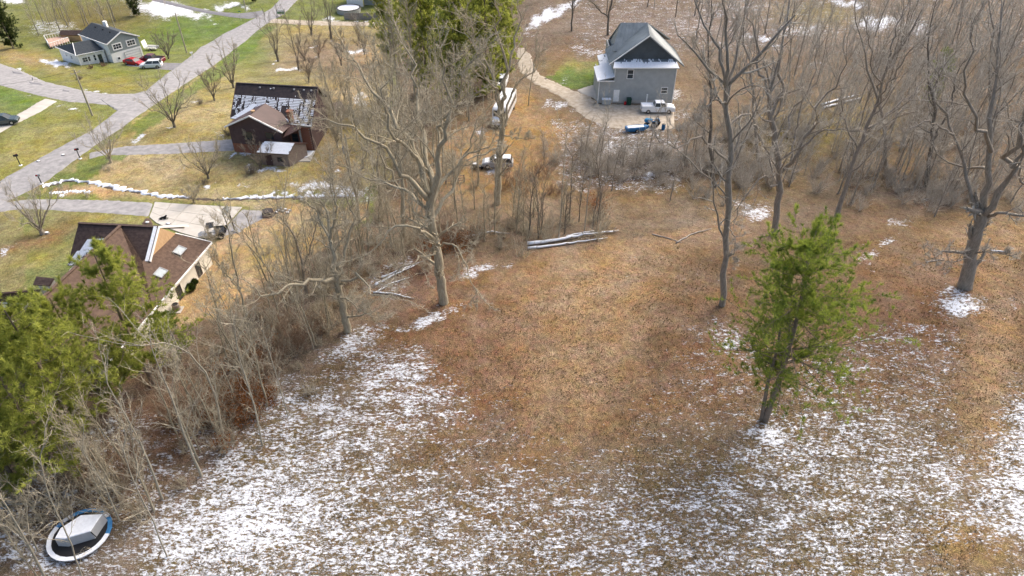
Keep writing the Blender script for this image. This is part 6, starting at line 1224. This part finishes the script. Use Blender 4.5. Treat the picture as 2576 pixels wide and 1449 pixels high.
# ------------------------------------------------------------------ beside the white house
p = P(446, 780); t = empty('air_conditioner', p, 'round air conditioner unit on a pad by the white house wall', 'air conditioner'); MB().box(-.55, .55, -.55, .55, -.1, .08).build('pad', M['concrete'], t); MB().tube([(0, 0, .08), (0, 0, .75), (0, 0, .8)], [.38, .38, .34], 14).build('casing', mat('ac_brown', (.25, .2, .17), .6, .1), t)
MB().tube([(0, 0, .8), (0, 0, .83)], [.28, .28], 12).build('fan_grille', M['black_plastic'], t)
for b, s, lab, m_ in [((478, 730), .95, 'rounded grey green shrub against the white house wall, lower of two', 'needles_dark'), ((487, 716), .8, 'rounded grey green shrub against the white house wall, upper of two', 'needles_dark')]:
    r = np.random.default_rng(int(b[0])); q = unit(r.normal(size=(420, 3))) * s * .55 * r.uniform(.75, 1.1, (420, 1)); q[:, 2] = np.abs(q[:, 2]) * 1.1 + .15; v, f = tufts(q, unit(q), 7, .22, .035, .5, r)
    t = empty('round_shrub', P(*b), lab, 'shrub'); link('foliage', np_mesh('foliage', v, f, M[m_]), t); MB().tube([(0, 0, -.1), (0, 0, .5)], .05, 6).build('stem', M['bark_dark'], t)
def bush(b, h, lab, m='twig_dark', stems=22, sd=1, sn_=False, cat='bush'):
    a_ = shrub_arr(sd, h, stems, 9); t = empty('bare_bush', P(*b), lab, cat); link('branches', np_mesh('branches', *a_, M[m], True), t)
bush((505, 262), 1.1, 'low dark bush with snow under it left of the brown house', sd=401); bush((516, 462), .9, 'snow-dusted low bush at the foot of the spreading lawn tree', sd=402); bush((633, 437), 1.6, 'snow-flecked bush in front of the shed', 'twig_dark', 40, 403)
bush((705, 528), 1.2, 'spiky bare bush among the stones at the end of the drive', 'twig_tan', 16, 404); bush((222, 495), 1.3, 'small bare shrub below the snowy ditch', 'twig_tan', 10, 405); bush((575, 340), 1.3, 'snowy bush at the left wall of the brown house', 'twig_dark', 30, 406); bush((230, 172), .9, 'brown flower bed shrub in front of the split-level house porch', 'twig_red', 40, 407)
bush((262, 166), .9, 'brown flower bed shrub nearer the garage door', 'twig_red', 40, 408); bush((200, 200), 1.0, 'dark round shrub on the lawn beside the pole', 'twig_dark', 40, 409); bush((275, 428), .9, 'small shrub below the bushy tree on the tan lawn', 'twig_tan', 20, 410); bush((1660, 400), 1.8, 'dark tangled bush on the bank right below the blue tractor', 'twig_dark', 60, 420); bush((1560, 400), 1.6, 'dark tangled bush on the snowy bank below the gravel yard', 'twig_dark', 60, 421); bush((800, 290), 2.4, 'tangled bush hiding the right wall of the brown house', 'twig_tan', 50, 411); bush((790, 318), 2.2, 'tangled bush at the right front corner of the brown house', 'twig_tan', 50, 412); bush((812, 262), 2.6, 'tangled bush behind the brown house on its right', 'twig_tan', 50, 413)
# broken-down lean-to right of the brown house
p = P(852, 285); t = empty('board_pile', p, 'heap of weathered grey boards leaning in the brush right of the brown house', 'boards', None, .6)
for k in range(7): MB().hexa([(k * .32 - 1, -1.3, .1), (k * .32 - .74, -1.3, .1), (k * .32 - .74, 1.2, 1.5), (k * .32 - 1, 1.2, 1.5)], [(k * .32 - 1, -1.3, .15), (k * .32 - .74, -1.3, .15), (k * .32 - .74, 1.2, 1.55), (k * .32 - 1, 1.2, 1.55)]).build('board', M['weathered_wood'], t)
# ------------------------------------------------------------------ fallen trunks and logs
def log(pts, r0, r1, lab, snowy=True, stubs=(), name='fallen_trunk', zoff=.0):
    W3 = [P(*q[:2]) + V3((0, 0, r0 + zoff)) for q in pts]; o = W3[0]; t = empty(name, o, lab, 'log'); n = 14; c = resample(W3, n); rs_ = np.random.default_rng(int(pts[0][0])); zz = np.interp(np.linspace(0, 1, n), np.linspace(0, 1, len(W3)), [w.z for w in W3]) + rs_.normal(0, r0 * .12, n)
    c = c + rs_.normal(0, r0 * .28, c.shape); q = [V3((a, b, z)) - o for (a, b), z in zip(c, zz)]; rad = list(np.linspace(r0, r1, n) * rs_.uniform(.9, 1.1, n)); MB().tube(q, rad, 9).build('trunk', M['log_bark'], t, smooth=True)
    if snowy: MB().tube([a + V3((0, -r * .12, r * .34)) for a, r in zip(q, rad)][:-1], [r * .90 for r in rad][:-1], 8).build('snow', M['snow'], t, smooth=True)
    for k, (i, dx, dy, dz) in enumerate(stubs): a = q[i]; MB().tube([a, a + V3((dx * .5, dy * .5, dz * .6)), a + V3((dx, dy, dz))], [rad[i] * .55, rad[i] * .4, rad[i] * .2], 6).build('branch_stub', M['log_bark'], t)
log([(1330, 617), (1400, 608), (1470, 595), (1555, 583)], .25, .08, 'big fallen trunk covered with snow, upper of the pair at the back of the field', stubs=((10, .3, .4, 1.3), (8, -.3, -.2, .6), (11, .5, -.3, .3), (4, .3, .6, .5), (6, .5, -.5, .2), (12, .5, .4, .5)))
log([(1330, 627), (1400, 619), (1460, 611), (1528, 600)], .17, .05, 'snow-covered fallen trunk lying in front of the bigger one', stubs=((6, .4, -.4, .3), (9, .5, .3, .4), (11, .6, -.3, .2)))
log([(1425, 596), (1470, 586), (1500, 582)], .12, .06, 'short snowy branch behind the big fallen trunk')
log([(2068, 266), (2110, 253), (2160, 240)], .22, .12, 'snowy log on the right-hand slope, upper of two side by side'); log([(2070, 275), (2115, 262), (2165, 249)], .22, .14, 'snowy log on the right-hand slope, lower of two side by side')
log([(945, 720), (1000, 690), (1050, 668)], .16, .05, 'snowy fallen limb left of the big middle tree', stubs=((5, .5, .4, .4), (8, .2, .8, .3))); log([(960, 700), (1010, 680), (1075, 655)], .13, .05, 'upper snowy fallen limb left of the big middle tree', stubs=((6, .5, .5, .5),)); log([(950, 735), (985, 715), (1030, 700)], .12, .05, 'lower snowy fallen limb in the heap left of the big middle tree')
log([(940, 738), (985, 740), (1040, 753)], .12, .04, 'thin white-topped branch lying below the big middle tree'); log([(1175, 598), (1230, 585), (1280, 590)], .14, .06, 'snowy fallen limb in the brush right of the big middle tree', stubs=((4, .3, .6, .3),)); log([(1700, 612), (1740, 590), (1790, 577)], .10, .04, 'dead branch lying on the tan grass left of the lone pine', snowy=False); log([(2490, 632), (2540, 636)], .10, .05, 'short snowy branch on the ground right of the massive forked tree')
log([(1640, 590), (1680, 600), (1715, 612)], .07, .03, 'thin fallen branch at the left of the dead branch on the tan grass', snowy=False)
log([(2330, 660), (2370, 655)], .08, .04, 'short fallen stick left of the massive forked tree', snowy=False)
for i, (u, v) in enumerate([(1206, 600), (1225, 596)]): pass
# small rail fence in the middle distance
a, b = P(1122, 462), P(1168, 458); t = empty('rail_fence', a, 'short weathered rail fence behind the big middle tree', 'fence')
for k in range(4): q = a.lerp(b, k / 3) - a; MB().box(q.x - .07, q.x + .07, q.y - .07, q.y + .07, -.3, 1.2).build('post', M['weathered_wood'], t)
for z in (.35, .7, 1.05): MB().bar(V3((0, 0, z)), b - a + V3((0, 0, z)), .06, .1).build('rail', M['weathered_wood'], t)
# ------------------------------------------------------------------ the walker at the road edge and the black dog on the drive
def skinned(name, verts, edges, radii, m, parent, root=0, sub=2):
    me = bpy.data.meshes.new(name); me.from_pydata(verts, edges, []); me.materials.append(m); o = link(name, me, parent); md = o.modifiers.new('skin', 'SKIN'); lay_ = me.skin_vertices[0] if me.skin_vertices else None
    for i, r in enumerate(radii):
        sv = me.skin_vertices[0].data[i]; sv.radius = (r, r) if not hasattr(r, '__len__') else r; sv.use_root = (i == root)
    s = o.modifiers.new('sub', 'SUBSURF'); s.levels = sub; s.render_levels = sub; md.use_smooth_shade = True; return o
p = P(2, 462); t = empty('person', p + V3((0, 0, .1)), 'person in dark clothes with a yellow high-visibility top walking at the left frame edge', 'person', None, math.radians(-30))
V_ = [(0, 0, .95), (0, 0, 1.15), (0, .02, 1.4), (0, .02, 1.52), (0, .03, 1.64), (0, .03, 1.72), (-.1, 0, .9), (-.13, .12, .5), (-.13, -.02, .08), (-.13, .14, .04), (.1, 0, .9), (.15, -.14, .5), (.17, -.34, .1), (.17, -.2, .04), (-.2, .02, 1.42), (-.28, -.08, 1.15), (-.27, .08, .92), (-.27, .12, .84), (.2, .02, 1.42), (.29, .1, 1.16), (.24, .3, 1.02), (.22, .38, 1.0)]
E_ = [(0, 1), (1, 2), (2, 3), (3, 4), (4, 5), (0, 6), (6, 7), (7, 8), (8, 9), (0, 10), (10, 11), (11, 12), (12, 13), (2, 14), (14, 15), (15, 16), (16, 17), (2, 18), (18, 19), (19, 20), (20, 21)]
R_ = [.15, .13, (.16, .12), .055, .1, .085, .1, .075, .05, .045, .1, .075, .05, .045, .065, .05, .035, .04, .065, .05, .035, .04]
skinned('body', V_, E_, R_, M['navy'], t)
MB().hexa([(-.19, -.13, 1.12), (.19, -.13, 1.12), (.19, .16, 1.12), (-.19, .16, 1.12)], [(-.2, -.12, 1.46), (.2, -.12, 1.46), (.2, .15, 1.46), (-.2, .15, 1.46)]).build('vest', M['yellow_vest'], t)
MB().tube([(0, .05, 1.57), (0, .05, 1.64), (0, .04, 1.72)], [.075, .095, .08], 12).build('face', M['skin'], t); MB().tube([(0, .02, 1.66), (0, .02, 1.76), (0, .02, 1.8)], [.11, .1, .05], 12).build('cap', M['black_plastic'], t)
p = P(412, 553); t = empty('dog', p + V3((0, 0, .1)), 'black dog lying on the pale concrete drive', 'dog', None, math.radians(10))
V_ = [(-.32, 0, .2), (0, 0, .22), (.25, 0, .25), (.38, 0, .4), (.46, 0, .5), (.58, 0, .47), (-.5, .08, .1), (-.68, .16, .05), (.3, .12, .1), (.62, .14, .05), (.3, -.12, .1), (.64, -.12, .05), (-.3, .14, .1), (-.05, .2, .05), (-.3, -.14, .1), (-.05, -.2, .05), (.44, .07, .58), (.44, -.07, .58)]
skinned('body', V_, [(0, 1), (1, 2), (2, 3), (3, 4), (4, 5), (0, 6), (6, 7), (2, 8), (8, 9), (2, 10), (10, 11), (0, 12), (12, 13), (0, 14), (14, 15), (4, 16), (4, 17)], [.15, .14, .16, .09, .09, .045, .04, .025, .06, .035, .06, .035, .07, .035, .07, .035, .02, .02], M['fur'], t)
